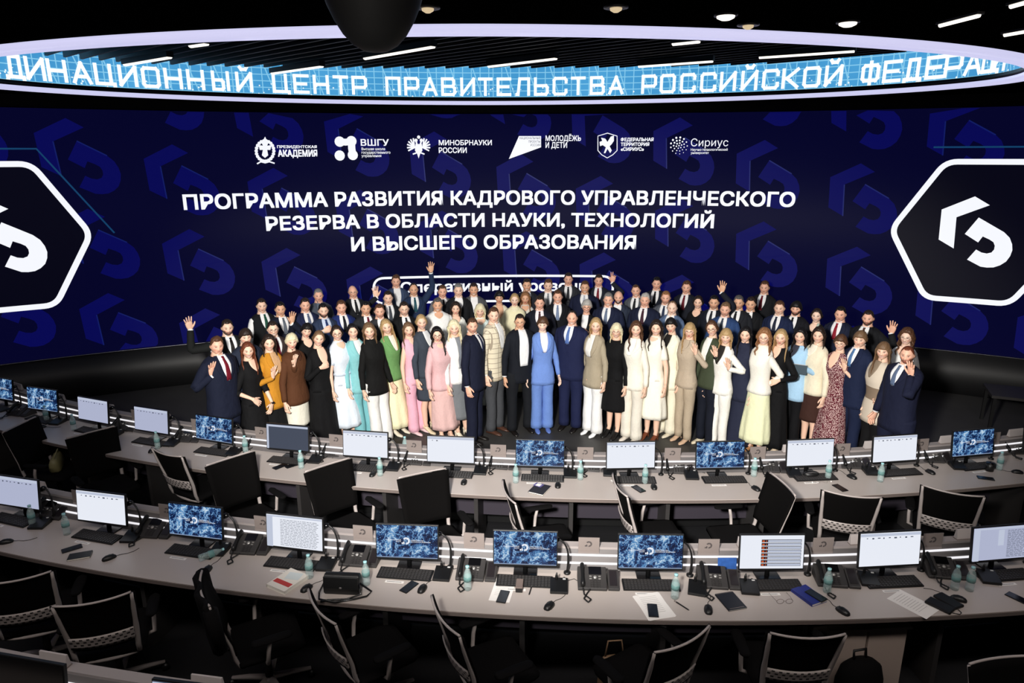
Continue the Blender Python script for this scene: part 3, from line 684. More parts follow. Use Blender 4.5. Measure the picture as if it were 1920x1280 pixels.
        fd = f if pose in ('front', 'bent', 'chest', 'wave', 'up', 'thumb') else (Wt-E)/np.linalg.norm(Wt-E)+np.array([0, -.15, 0])
        hand_mesh(b, Wt+0.012*np.array(fd)/np.linalg.norm(fd), fd, p, s, kind, .93 if fem else 1.06)
    skirtlike = bot in ('skirt', 'long')
    gx = (.075 if fem else .092)*stance
    kz, hpz = H*.285, H*.52
    hh = heel
    for s in (1, -1):
        b.tube([(s*gx, .0, hpz), (s*gx*1.02, -.012, H*.40), (s*gx, -.012, kz+.03), (s*gx, -.004, kz-.03), (s*gx*.98, .022, kz-.12), (s*gx*.98, .018, .19), (s*gx*.98, .02, .10+hh*.6), (s*gx, .0, .05+hh*.7)],
               np.array([.066, .062, .050, .047, .050, .038, .031, .032])*(.93 if fem else 1.0), 10)
    skin_rest()
    # chest skin in the neckline
    vz = V if V is not None else (.24 if top_ in ('jacket', 'vest') else .07)
    zt = Tt[-2, 0]+.012
    ca = 0.075*w
    def hw(zq, bot_=None):
        t_ = np.clip((zt-zq)/max(vz, .01), 0, 1); e_ = (wide if wide else .010)
        return (.048 if fem else .056)*(1-t_)+e_*t_+.030*math.sin(math.pi*min(1, t_))*(1 if not wide else .6)
    if shirt is None and top_ != 'none':
        patch(b, Tt, zt, zt-vz, lambda q: -hw(q), lambda q: hw(q), .0075); skin_rest()
    body = fin(b).build('body', m_skin, root, col=np.concatenate(cols))
    # ---- hair
    hb = hair_mesh(hair, fem)
    if hb:
        hb.v = [Hd(v) for v in hb.v]; fin(hb).build('hair', hairmat(hc), root)
    if glasses:
        g = MB()
        for s in (1, -1):
            c_ = np.array([s*.031, -.100, .008]); P = [c_+[.023*math.cos(t_), .004*abs(math.cos(t_))*0, .0185*math.sin(t_)] for t_ in np.linspace(0, 2*np.pi, 13)]
            g.tube(Hd(P), .0021 if glasses == 1 else .0013, 5)
            g.tube(Hd([(s*.053, -.097, .012), (s*.070, -.06, .012), (s*.080, .0, .010), (s*.081, .012, -.002)]), .0016, 5)
        g.tube(Hd([(-.009, -.104, .012), (0, -.107, .014), (.009, -.104, .012)]), .0018, 5)
        fin(g).build('glasses', m_glass if glasses == 1 else m_glass2, root)
    # ---- upper garment
    cm = PATT[pattern](tc) if pattern else cloth(tc)
    jz = hemz if hemz is not None else {'jacket': .80 if not fem else .83, 'vest': .90, 'shirt': .92, 'dress': .88, 'blouse': .90}.get(top_, .85)*(1 if fem else 1)
    dressy = top_ == 'dress'
    nm = {'jacket': 'jacket', 'vest': 'waistcoat', 'shirt': 'shirt', 'dress': 'dress', 'blouse': 'blouse'}[top_]
    b = MB()
    zs = np.r_[np.linspace(jz, Tt[5, 0], 13), Tt[6:, 0][:-1]]
    if (top_ in ('shirt',) or vz < .09): zs = np.r_[zs, Tt[-1, 0]-.012]
    if dressy: zs = zs[zs >= jz-1e-6]
    loose = .004 if top_ in ('jacket',) else 0
    b.rings([torso_ring(Tt, zz, 30, loose+(.006*sstep(jz+.12, jz, zz) if not dressy else 0)) for zz in zs])
    sl = {'full': 1.0, '34': .70, 'short': .34, 'none': 0}[sleeve]
    SLV = MB() if top_ == 'vest' else b
    if sl:
        for s in (1, -1):
            S, E, Wt, path = arms[s]; n = max(4, int(round(len(path)*sl)))
            pth = np.concatenate([[S+np.array([-s*.05, 0, .012])], path[:n]]) ; tt = np.r_[0, np.linspace(0, 1, len(path))[:n]]
            ra = np.interp(tt, [0, .15, .5, .62, 1], [.064, .062, .052, .050, .040])*(.80 if fem else .95)*(.4+.6*w)
            wob = 1+.05*np.sin(np.arange(len(ra))*2.1)*(tt > .3)
            SLV.tube(pth, ra*wob, 12)
    if dressy or skirtlike:
        pass
    def skirt_rings(bb, z0, z1, flare, fold):
        R = []; n = 44; th_ = np.linspace(0, 2*np.pi, n, endpoint=False)
        a0, b0, c0 = torso_at(Tt, z0)
        for q in np.linspace(0, 1, 12):
            zz = z0+(z1-z0)*q; hip = torso_at(Tt, max(zz, Tt[1, 0])); g_ = sstep(0, 1, np.array(q))
            a = max(hip[0], 0)*(1-g_)+flare*g_; bq = hip[1]*(1-g_)+flare*.82*g_
            rip = 1+fold*g_*(np.sin(th_*7+.5)*.6+np.sin(th_*11+2)*.4)
            gr = .006 if dressy else -.006+.006*min(1, q*5)
            R.append(np.stack([(a+gr)*rip*np.sin(th_), hip[2]*(1-g_)-(bq+gr)*rip*np.cos(th_), np.full(n, zz)], 1))
        bb.rings(R)
    hemv = hem if hem is not None else {'skirt': .52, 'long': .12}.get(bot, .5)
    if dressy: skirt_rings(b, jz+.03, hemv, .19 if bot == 'skirt' else .205, .03 if bot == 'skirt' else .075)
    up = fin(b).build(nm, cm, root)
    if top_ == 'vest': fin(SLV).build('shirt_sleeves', cloth('#f0f0f0'), root)
    # ---- shirt front, collar, tie, lapels
    if shirt is not None and top_ in ('jacket', 'vest'):
        b = MB(); patch(b, Tt, zt, zt-vz, lambda q: -hw(q), lambda q: hw(q), .008); fin(b).build('shirt', cloth(shirt), root)
        if not fem or tie or collar:
            for s in (1, -1):
                zc = Tt[-1, 0]-.008
                P = np.array([[s*.010, -nr*1.22, zc-.036], [s*nr*.72, -nr*1.02, zc-.016], [s*nr*1.06, -.008, zc-.002], [s*nr*.85, nr*.8, zc+.008], [0, nr*1.08, zc+.010]])+[0, .012, 0]
                b = MB(); b.slab(np.array([P, P*[1.0, 1.0, 1]+[0, 0, .022]]), (0, .004, -.001)); fin(b).build('shirt_collar', cloth(shirt), root)
        if sleeve == 'full' and top_ == 'jacket' and not fem:
            for s in (1, -1):
                S, E, Wt, path = arms[s]; u = (Wt-E)/np.linalg.norm(Wt-E)
                b = MB(); b.tube([Wt-u*.02, Wt+u*.016], [.035, .034], 12); fin(b).build('shirt_cuff', cloth(shirt), root)
    if tie:
        b = MB(); L_ = max(vz+.0, .1)
        patch(b, Tt, zt-.012, zt-.045, lambda q: -.017+.006*(zt-q)/.045, lambda q: .017-.006*(zt-q)/.045, .020, .012, 5, 4)
        patch(b, Tt, zt-.042, zt-L_+.005, lambda q: -.012-.022*np.clip((zt-q)/.26, 0, 1), lambda q: .012+.022*np.clip((zt-q)/.26, 0, 1), .014, .006, 5, 8)
        fin(b).build('tie', cloth(tie, .6), root)
    if top_ == 'jacket' and collar != 'none':
        for s in (1, -1):
            zl = zt+.015; zb = zt-vz
            lw = lambda q: .012+.050*math.sin(math.pi*np.clip((zl-q)/(zl-zb), 0, 1)**.8)
            b = MB(); patch(b, Tt, zl-.012, zb, (lambda q: hw(q)) if s > 0 else (lambda q: -hw(q)-lw(q)), (lambda q: hw(q)+lw(q)) if s > 0 else (lambda q: -hw(q)), .010, .008, 5, 12)
            fin(b).build('lapel', cm, root)
        q0 = zt-vz
        if not wide:
            for j in range(2):
                b = MB(); b.sphere((.004, float(front_y(Tt, 0.0, q0-.02-.10*j))-.007, q0-.02-.10*j), (.009, .004, .009), 8, 5); fin(b).build('button', cm, root)
    if scarf:
        b = MB(); b.tube([(.06, -.05, zt+.02), (.05, float(front_y(Tt, .05, zt-.12))-.012, zt-.12), (.045, float(front_y(Tt, .045, zt-.3))-.012, zt-.3)], [.016, .02, .02], 8)
        fin(b).build('scarf', cloth(scarf), root)
    # ---- lower garment
    if not dressy:
        bcol = bc or tc; bmat = cloth(bcol)
        b = MB()
        if bot in ('trousers', 'wide'):
            zt_ = Tt[2, 0] if top_ in ('shirt', 'blouse') else Tt[1, 0]+.08
            b.rings([torso_ring(Tt, zz, 24, -.004) for zz in np.linspace(zt_, hpz-.06, 7)])
            hemr = (.070 if not fem else .062) if bot == 'trousers' else .092
            for s in (1, -1):
                zz = [hpz+.02, hpz-.08, H*.40, kz, .25, .06]
                rr = [.094, .098, .088, .070 if bot == 'trousers' else .078, (hemr+.075)/2 if bot == 'wide' else .066, hemr]
                rr = np.array(rr)*(.94 if fem else 1.04)*(.35+.65*w)
                xs = [s*gx*.95, s*gx, s*gx*1.03, s*gx*1.04, s*gx*1.05, s*gx*1.06]
                P = []; RR = []
                for q in np.linspace(0, 5, 15):
                    P.append([np.interp(q, range(6), xs), -.004+.006*math.sin(q*3), np.interp(q, range(6), zz)]); RR.append(np.interp(q, range(6), rr)*(1+.02*math.sin(q*7)))
                b.tube(P, RR, 14, up=(0, 1, 0))
            fin(b).build('trousers', bmat, root)
        else:
            skirt_rings(b, max(jz+.07, hemv+.2), hemv, {'skirt': .165, 'long': .205}[bot] if not extra else extra, .012 if bot == 'skirt' else .08)
            fin(b).build('skirt', bmat, root)
    if belt:
        b = MB(); b.rings([torso_ring(Tt, zz, 26, .010) for zz in (Tt[2, 0]-.02, Tt[2, 0]+.012)]); fin(b).build('belt', cloth(belt), root)
    # ---- shoes
    sm = mat('shoe_'+shoes.lstrip('#'), shoes, .35, spec=.5)
    for s in (1, -1):
        b = MB(); R = []
        yy = [.075, .06, .02, -.04, -.10, -.15, -.175]; ww = [.022, .032, .036, .038, .043, .034, .012]; zh = [.05, .075, .085, .07, .045, .036, .02]
        for q in range(7):
            lift = hh*np.clip((yy[q]+.09)/.15, 0, 1); sc_ = .86 if fem else 1.0
            th_ = np.linspace(0, 2*np.pi, 12, endpoint=False)
            R.append(np.stack([s*gx*1.03+ww[q]*sc_*np.cos(th_), np.full(12, yy[q]*sc_), np.maximum(zh[q]*sc_*.5+lift+zh[q]*sc_*.5*np.sin(th_)*1.0, lift*.9)], 1))
        b.rings(R)
        if hh > .02: b.tube([(s*gx*1.03, .055, hh*.9+.01), (s*gx*1.03, .062, 0.0)], [.014, .006], 8)
        fin(b).build('shoe', sm, root)
    if watch:
        s = 1 if watch == 'L' else -1; S, E, Wt, path = arms[s]; u = (Wt-E)/np.linalg.norm(Wt-E)
        b = MB(); b.tube([Wt-u*.004, Wt+u*.020], [.031, .030], 12); fin(b).build('wristwatch', m_glass, root)
    PEOPLE.append((px, top, wx, wy, h, label)); root['_yaw'] = yaw
    return root
PEOPLE = []
def plaid(tc):
    if 'plaid' in MATS: return MATS['plaid']
    m = mat('plaid', tc, .85, spec=.2); nt = m.node_tree; b = nt.nodes['Principled BSDF']
    t = nt.nodes.new('ShaderNodeTexCoord'); s = nt.nodes.new('ShaderNodeSeparateXYZ'); nt.links.new(t.outputs['Object'], s.inputs[0])
    g = mth('MAXIMUM', mth('LESS_THAN', mth('FRACT', mth('MULTIPLY', mth('ADD', mth('ADD', s.outputs[0], mth('MULTIPLY', s.outputs[1], .4, nt=nt), nt=nt), 5, nt=nt), 15, nt=nt), nt=nt), .12, nt=nt), mth('LESS_THAN', mth('FRACT', mth('MULTIPLY', s.outputs[2], 14, nt=nt), nt=nt), .12, nt=nt), nt=nt)
    x = nt.nodes.new('ShaderNodeMix'); x.data_type = 'RGBA'; x.inputs[6].default_value = (*lin(tc), 1); x.inputs[7].default_value = (*lin((158, 146, 128)), 1)
    nt.links.new(g, x.inputs[0]); nt.links.new(x.outputs[2], b.inputs['Base Color']); return m
def floral(tc):
    m = mat('floral', tc, .8, spec=.2)
    nt = m.node_tree; b = nt.nodes['Principled BSDF']
    t = nt.nodes.new('ShaderNodeTexCoord'); v = nt.nodes.new('ShaderNodeTexVoronoi'); v.inputs['Scale'].default_value = 95; nt.links.new(t.outputs['Object'], v.inputs['Vector'])
    x = nt.nodes.new('ShaderNodeMix'); x.data_type = 'RGBA'; x.inputs[6].default_value = (*lin(tc), 1); x.inputs[7].default_value = (*lin((226, 200, 196)), 1)
    nt.links.new(mth('LESS_THAN', v.outputs['Distance'], .40, nt=nt), x.inputs[0]); nt.links.new(x.outputs[2], b.inputs['Base Color']); return m
def blocks(tc):
    m = mat('colour_blocks', tc, .85, spec=.2)
    nt = m.node_tree; b = nt.nodes['Principled BSDF']
    t = nt.nodes.new('ShaderNodeTexCoord'); s = nt.nodes.new('ShaderNodeSeparateXYZ'); nt.links.new(t.outputs['Object'], s.inputs[0])
    x = nt.nodes.new('ShaderNodeMix'); x.data_type = 'RGBA'; x.inputs[6].default_value = (*lin(tc), 1); x.inputs[7].default_value = (*lin((136, 118, 100)), 1)
    nt.links.new(mth('MULTIPLY', mth('GREATER_THAN', s.outputs[2], 1.0, nt=nt), mth('LESS_THAN', s.outputs[2], 1.16, nt=nt), nt=nt), x.inputs[0]); nt.links.new(x.outputs[2], b.inputs['Base Color']); return m
PATT = {'plaid': plaid, 'floral': floral, 'blocks': blocks}

# ---------------------------------------------------------------- the group on the stage (photo x of the head, photo y of the hair top, height ...)
G_ = 'people posing on the stage'
def P_(*a, **k): return person(*a, group=G_, **k)
# front row, left to right
P_(404, 629, 1.80, 'm', 'stocky man in navy suit and dark red tie, front row far left, hand raised', hair='side', hc='brown', skin='r', tc='#161b2e', tie='#6b1424', R=('chest', 397, 705), yaw=38, hyaw=12, w=1.14, V=.30)
P_(463, 639, 1.66, 'f', 'woman in knee-length black dress with long auburn hair, hands clasped low', hair='long', hc='auburn', top_='dress', tc='#101012', shirt=None, V=.14, bot='skirt', hem=.50, sleeve='34', L='front', R=('front', 474, 748), yaw=46, hyaw=8, smile=1, shoes='#b08b72', watch='L', heel=.05)
P_(503, 625, 1.70, 'f', 'woman in mustard yellow blazer and black skirt raising one hand', hair='bob', hc='dark', tc='#c08428', shirt='#caa27a', V=.26, bot='long', bc='#0f0f11', hem=.3, R=('chest', 512, 708), yaw=42, hyaw=6, smile=1, hemz=.74, shoes='#101010')
P_(545, 623, 1.68, 'f', 'woman with short platinum hair in brown jacket over a cream skirt', hair='pixie', hc='plat', tc='#553420', shirt='#4a2c1c', V=.12, collar='none', bot='skirt', bc='#e8e4d4', hem=.46, L=('chest', 551, 686), yaw=46, hyaw=10, w=1.12, hemz=.76, shoes='#caa183', heel=.05)
P_(594, 617, 1.69, 'f', 'woman in long black dress with tied fair hair giving a thumbs up', hair='tied', hc='light', top_='dress', tc='#0e0e10', shirt=None, V=.22, bot='long', hem=.10, R=('thumb', 600, 690), yaw=32, hyaw=4, tilt=10, smile=1, shoes='#101010')
P_(630, 607, 1.72, 'f', 'woman in glasses and white short-sleeved shirt dress with dark tied hair', hair='tied', hc='dark', top_='dress', tc='#dfe8f2', shirt=None, V=.08, bot='long', hem=.30, sleeve='short', glasses=1, lean=-4, w=0.92, yaw=38, hyaw=4, smile=1, shoes='#caa183', belt='#cdd8e6')
P_(660, 604, 1.715, 'f', 'woman in turquoise trouser suit with dark hair pulled back', hair='tied', hc='black', tc='#86c4c8', shirt='#eef2f2', V=.24, bot='wide', bc='#7cbcc2', lean=-4, w=0.95, yaw=38, hyaw=4, smile=1, hemz=.74, shoes='#d8d2c8')
P_(691, 603, 1.75, 'f', 'woman in black buttoned overshirt and white wide trousers', hair='bob', hc='light', tc='#121212', shirt='#151515', V=.06, collar='none', bot='wide', bc='#eeeeea', lean=-4, yaw=35, hyaw=2, smile=1, hemz=.74, w=.97, shoes='#e8e4dc')
P_(725, 596, 1.715, 'f', 'woman with long blonde hair in green jacket and pale yellow skirt', hair='long', hc='blond', tc='#6c9a5e', shirt='#f0f0e4', V=.2, wide=.02, bot='long', bc='#f2eec6', hem=.14, lean=-4, w=0.95, yaw=46, hyaw=8, tilt=-8, smile=1, shoes='#e6dcc8', heel=.05)
P_(765, 602, 1.66, 'f', 'woman in sleeveless pink waistcoat and pink wide trousers', hair='long', hc='light', top_='blouse', tc='#eab6c6', bot='wide', bc='#eeb4c8', sleeve='none', lean=-4, w=0.94, yaw=46, hyaw=6, hemz=.78, V=.1, shirt=None, shoes='#e8c8cc')
P_(789, 587, 1.76, 'f', 'blonde woman in dark grey blazer and matching knee skirt with beige heels', hair='tied', hc='blond', tc='#3c434e', shirt='#eeeeee', V=.24, bot='skirt', bc='#3c434e', hem=.50, lean=-4, yaw=49, hyaw=8, smile=1, shoes='#e0cfae', heel=.06)
P_(819, 611, 1.66, 'f', 'woman in glasses with long black hair, dusty pink blouse and long pink skirt', hair='wavy', hc='black', top_='blouse', tc='#dcb4b6', bot='long', bc='#dcb6b2', hem=.22, glasses=1, lean=-4, yaw=35, hyaw=2, w=1.08, hemz=.80, V=.06, shirt=None, shoes='#e0bfa8', heel=.04)
P_(851, 598, 1.73, 'f', 'woman with long platinum waves in white jacket over grey dress and sandals', hair='wavy', hc='plat', tc='#f0f0ee', shirt='#82878f', wide=.05, V=.42, bot='skirt', bc='#73777b', hem=.32, lean=-4, yaw=42, hyaw=2, smile=1, shoes='#e6dcc6', heel=.07, extra=.175)
P_(886, 594, 1.77, 'm', 'bearded man in dark navy suit standing sideways in front row left of the checked blazer', hc='brown', skin='r', beard=1, tc='#171b2e', tie='#1d2440', yaw=66, hyaw=8, w=1.14)
P_(926, 574, 1.84, 'm', 'man in cream checked blazer and grey trousers', hc='brown', tc='#dcd2ba', pattern='plaid', shirt='#f4f4f2', bc='#44464a', wide=.03, V=.34, yaw=56, hyaw=6, shoes='#4a2f24')
P_(975, 587, 1.74, 'm', 'man in open dark suit and white shirt without tie in centre front', hc='dark', skin='o', tc='#151820', V=.52, wide=.062, bc='#15171c', yaw=28, hyaw=2, glasses=2, w=1.04, stance=1.4)
P_(1018, 591, 1.70, 'f', 'short-haired woman in periwinkle blue trouser suit in centre front', hair='pixie', hc='brown', skin='l', tc='#7090d4', shirt='#eceaf2', V=.26, wide=.016, bot='wide', bc='#6a8acc', yaw=13, hyaw=-2, smile=1, hemz=.72, w=1.04, nod=4, shoes='#5a74b8', extra=0)
P_(1073, 580, 1.77, 'm', 'balding man in navy suit and blue tie in centre front', hair='receding', hc='dark', skin='r', tc='#1b2142', tie='#5672ae', shirt='#e8eef8', yaw=-24, hyaw=-4, w=1.18, smile=1)
P_(1117, 594, 1.71, 'f', 'blonde woman in taupe blazer, white trousers and white heels', hair='bob', hc='blond', tc='#a89c86', shirt='#eceae4', V=.3, wide=.03, bot='wide', bc='#f0f0ee', yaw=-42, hyaw=-2, smile=1, hemz=.72, shoes='#f0f0f0', heel=.06)
P_(1156, 604, 1.66, 'f', 'woman with blond bob and glasses in black coat dress and strappy shoes', hair='bobf', hc='plat', top_='dress', tc='#0e0e10', shirt='#eeeeee', V=.18, bot='skirt', hem=.44, glasses=2, yaw=-38, hyaw=-4, smile=1, shoes='#141414', heel=.07, extra=.2)
P_(1193, 600, 1.72, 'f', 'woman with long brown waves in ivory jacket and flared ivory trousers', hair='wavy', hc='brown', tc='#efebdd', shirt='#f4f2ea', V=.22, bot='wide', bc='#e6e0d2', w=0.95, yaw=-35, hyaw=-2, smile=1, hemz=.76, shoes='#d8d0c4')
P_(1231, 598, 1.73, 'f', 'dark-haired woman in short-sleeved white midi dress and brown boots', hair='wavy', hc='dark', top_='dress', tc='#f2eee0', shirt=None, V=.05, bot='long', hem=.36, sleeve='short', w=0.95, yaw=-35, hyaw=-4, smile=1, shoes='#6d3b26', heel=.06)
P_(1261, 594, 1.71, 'f', 'woman with short black hair in long ivory jacket and ivory trousers', hair='pixie', hc='black', tc='#f1edd8', shirt='#22201e', V=.2, wide=.02, bot='wide', bc='#ebe6d0', w=0.95, yaw=-42, hyaw=-6, tilt=-10, hemz=.70, shoes='#d8cfb8')
P_(1294, 603, 1.70, 'f', 'fair straight-haired woman in beige trouser suit and glasses waving', hair='longf', hc='blond', tc='#b8a894', shirt='#b8a894', V=.14, bot='trousers', bc='#b4a48e', glasses=2, L=('chest', 1304, 664), w=0.94, yaw=-42, hyaw=-6, hemz=.80, shoes='#c8a88c', heel=.04)
P_(1338, 598, 1.76, 'f', 'woman in olive green blazer and black glasses waving', hair='tied', hc='brown', tc='#3e4634', shirt='#ecece6', V=.3, wide=.02, bot='trousers', bc='#141824', glasses=1, L=('chest', 1342, 670), w=0.95, yaw=-42, hyaw=-8, tilt=-8, smile=1, watch='L', shoes='#d8ccb0', hemz=.80)
P_(1362, 614, 1.68, 'f', 'woman with short blond bob in white trouser suit and red shoes', hair='bobf', hc='blond', tc='#f3f1ea', shirt='#2a2624', V=.24, bot='trousers', bc='#f1efe8', L=('chest', 1366, 692), w=0.92, yaw=-42, hyaw=-4, smile=1, hemz=.80, shoes='#a02028', heel=.05)
P_(1399, 610, 1.71, 'f', 'woman with long black hair in ankle-length dark blue jacket and skirt', hair='long', hc='black', tc='#262a3e', shirt='#262a3e', V=.06, collar='none', bot='long', bc='#23273a', hem=.08, w=0.92, yaw=-38, hyaw=-6, smile=1, hemz=.70, extra=.2, shoes='#141414')
P_(1434, 614, 1.735, 'f', 'woman with wavy ginger-blond hair in cream jacket and pale satin skirt', hair='curl', hc='ginger', tc='#f2efe4', shirt='#f0ece0', V=.06, collar='none', bot='long', bc='#e9ebc4', hem=.22, L=('down', 1437, 722), w=0.95, yaw=-42, hyaw=-6, glasses=2, smile=1, watch='L', hemz=.86, shoes='#c08a5c', heel=.06)
P_(1466, 615, 1.71, 'f', 'woman with long blonde hair in long black dress and beige shoes', hair='long', hc='blond', top_='dress', tc='#0f0f11', shirt=None, V=.16, bot='long', hem=.14, L=('bent', 1462, 712), w=0.92, yaw=-38, hyaw=-8, shoes='#dcc8ac', heel=.06)
P_(1502, 613, 1.68, 'f', 'black-haired woman in light blue jacket and black trousers', hair='wavy', hc='black', tc='#a9cfec', shirt='#3a3c48', V=.16, bot='trousers', bc='#101013', L=('bent', 1506, 690), yaw=-42, hyaw=-8, smile=1, hemz=.72, w=1.06, shoes='#141414')
P_(1537, 611, 1.725, 'f', 'dark-haired woman in cream jacket and brown knee skirt', hair='bob', hc='dark', tc='#e9dfc6', shirt='#f0e8d6', V=.14, collar='none', bot='skirt', bc='#3d2620', hem=.46, yaw=-46, hyaw=-10, smile=1, hemz=.82, w=1.06, shoes='#d8b090', heel=.05, R=('down', 1532, 728))
P_(1578, 625, 1.68, 'f', 'woman in burgundy patterned dress and glasses waving', hair='pixie', hc='brown', top_='dress', tc='#5c1e2a', pattern='floral', shirt=None, V=.2, bot='long', hem=.2, sleeve='34', glasses=2, L=('chest', 1583, 694), yaw=-38, hyaw=-10, smile=1, shoes='#caa183')
P_(1615, 618, 1.76, 'm', 'man in navy suit and blue tie beside the burgundy dress', hair='mop', hc='light', tc='#18213c', tie='#5076a4', R='back', yaw=-42, hyaw=-10, watch='L')
P_(1659, 639, 1.71, 'f', 'woman with light brown fringe in beige and brown block cardigan', hair='longf', hc='light', tc='#d5c8b6', pattern='blocks', shirt='#8a7a68', V=.2, collar='none', bot='trousers', bc='#0f0f11', yaw=-52, hyaw=-12, hemz=.70, smile=1, w=1.04, R=('down', 1641, 748), watch='R', shoes='#141414')
P_(1704, 645, 1.80, 'm', 'bearded man in navy suit raising a palm at far right of front row', hair='buzz', hc='auburn', skin='r', beard=2, tc='#161a30', tie='#5a6a86', L=('chest', 1708, 706), yaw=-42, hyaw=-10, w=1.14, stance=1.3)
# second row and behind, left to right
P_(424, 597, 1.80, 'm', 'bearded man in black suit waving high at far left', hc='dark', skin='p', beard=2, tc='#1a1c1c', tie='#181414', R=('wave', 357, 619), yaw=18, hyaw=8, w=1.08)
P_(458, 614, 1.76, 'm', 'dark-haired man half hidden behind the woman in knee-length black dress', hair='mop', hc='dark', tc='#262c3c', tie=None, yaw=26, hyaw=10)
P_(489, 558, 1.80, 'm', 'man in black waistcoat and white shirt sleeves', hc='dark', top_='vest', tc='#15171a', tie='#1d4a3a', bc='#15171a', yaw=22, hyaw=6)
P_(510, 600, 1.76, 'm', 'man in glasses and dark plaid jacket behind the yellow blazer', hc='dark', glasses=1, tc='#3a302e', tie='#6a1c2c', yaw=22, hyaw=6, smile=1)
P_(524, 564, 1.80, 'm', 'man in dark suit and striped tie waving beside his face at left', hc='black', skin='o', tc='#181c2c', tie='#5e6670', L=('wave', 547, 607), yaw=22, hyaw=6)
P_(571, 557, 1.80, 'm', 'man in navy suit and grey-blue tie left of the pointing man', hc='dark', skin='r', tc='#1d2444', tie='#5c6680', yaw=22, hyaw=6)
P_(571, 604, 1.66, 'f', 'woman with short black hair in black top behind the brown jacket', hair='pixie', hc='black', top_='blouse', tc='#0f0f10', shirt=None, V=.10, bot='wide', bc='#101012', yaw=24, hyaw=6, tilt=10)
P_(596, 540, 1.80, 'm', 'grey-haired man in grey jacket at the back left of the bald man', hc='grey', skin='r', tc='#4a505c', shirt='#5c6674', V=.16, yaw=18, hyaw=4)
P_(605, 567, 1.79, 'm', 'dark-bearded man in slate blue suit pointing a thumb', hc='black', beard=2, tc='#2b3750', tie='#2b3a68', shirt='#c8d4e8', R=('thumb', 604, 622), yaw=22, hyaw=6)
P_(639, 561, 1.79, 'm', 'brown-haired man in bright navy suit and black tie behind the turquoise suit', hc='brown', skin='r', tc='#20306a', tie='#14161e', yaw=18, hyaw=4)
P_(660, 533, 1.82, 'm', 'bald man in glasses, dark suit and black tie at the back left', hair='bald', hc='grey', skin='r', glasses=2, tc='#1c1e22', tie='#15161a', lean=-4, w=0.95, yaw=13, hyaw=2)
P_(685, 563, 1.78, 'm', 'man in charcoal suit and maroon tie above the black overshirt', hc='black', skin='o', tc='#26282c', tie='#6c1c2c', yaw=18, hyaw=4)
P_(711, 568, 1.78, 'm', 'reddish-bearded man in grey suit above the green jacket', hc='brown', skin='r', beard=1, tc='#33353a', V=.2, yaw=18, hyaw=2)
P_(727, 544, 1.80, 'm', 'man in black suit and grey tie raising an open hand, left of the raised arm', hc='dark', skin='p', tc='#17191e', tie='#3c4048', R=('wave', 706, 558), yaw=13, hyaw=2)
P_(742, 514, 1.86, 'm', 'tall man in blue-grey suit and open white shirt at the back by the frame corner', hair='side', hc='brown', skin='r', tc='#3c4a66', V=.3, wide=.02, yaw=9, hyaw=0)
P_(757, 564, 1.78, 'm', 'bearded man in glasses and black suit above the pink waistcoat', hc='dark', beard=1, glasses=2, tc='#131416', tie='#202226', yaw=18, hyaw=4)
P_(775, 529, 1.82, 'm', 'man in blue suit and teal tie stretching one arm straight up', hair='receding', hc='dark', skin='o', tc='#243350', tie='#1e4e5a', L=('up', 808, 512), yaw=9, hyaw=2, watch='L')
P_(820, 557, 1.78, 'm', 'man in white shirt without jacket', hair='side', hc='salt', skin='o', top_='shirt', tc='#f0f0ec', bc='#1b1d24', V=.08, shirt=None, yaw=13, hyaw=2, smile=1, w=1.08)
P_(829, 533, 1.79, 'm', 'man in light grey suit and dark tie behind the white shirt', hc='brown', skin='r', tc='#6c6e72', tie='#24262c', yaw=9, hyaw=4)
P_(854, 564, 1.68, 'f', 'woman with dark bob in white top behind the platinum waves', hair='bob', hc='dark', top_='blouse', tc='#efefe8', V=.1, shirt=None, bot='trousers', bc='#20222a', yaw=9, hyaw=2)
P_(859, 530, 1.85, 'm', 'grey-haired man in black suit at the back left of the grey suit without tie', hc='grey', skin='p', tc='#1a1b1f', V=.2, yaw=4, hyaw=2)
P_(888, 529, 1.83, 'm', 'smiling tanned man in grey suit and open white shirt at the back', hc='dark', skin='o', tc='#54565a', V=.24, wide=.014, yaw=4, hyaw=0, smile=1)
P_(900, 568, 1.68, 'f', 'woman with platinum bob in mint white top behind the navy suit', hair='bobf', hc='plat', top_='blouse', tc='#e2f0ea', V=.08, shirt=None, bot='wide', bc='#d8e8e4', yaw=9, hyaw=0, smile=1)
P_(936, 544, 1.70, 'f', 'woman with cropped black hair in cream V-neck blouse', hair='pixie', hc='black', skin='o', top_='blouse', tc='#ece4cc', V=.2, shirt=None, bot='trousers', bc='#22242c', yaw=4, hyaw=0)
P_(965, 548, 1.72, 'f', 'woman with drawn-back hair in pale yellow jacket behind the open dark suit', hair='tied', hc='blond', skin='l', tc='#f0e8c2', shirt='#f0e8c6', V=.06, collar='none', yaw=0, hyaw=0, w=1.1)
P_(985, 546, 1.67, 'f', 'woman with loose golden hair behind the pale yellow jacket', hair='wavy', hc='ginger', skin='o', top_='blouse', tc='#d8d4ca', V=.08, shirt=None, bot='trousers', bc='#22242c', yaw=0, hyaw=0)
P_(988, 521, 1.84, 'm', 'tanned man with dark hair at the back in front of the screen lettering', hc='dark', skin='o', tc='#24262e', V=.16, yaw=0, hyaw=0, smile=1)
P_(1012, 553, 1.79, 'm', 'man in black suit and white shirt directly behind the periwinkle suit', hc='dark', skin='r', tc='#181a26', tie='#4a2c34', shirt='#f2ecf0', yaw=0, hyaw=0, w=1.08)
P_(1028, 522, 1.82, 'm', 'man in dark suit and pale grey tie at the back right of the tanned man', hair='side', hc='brown', skin='p', tc='#23252a', tie='#84888e', yaw=0, hyaw=0)
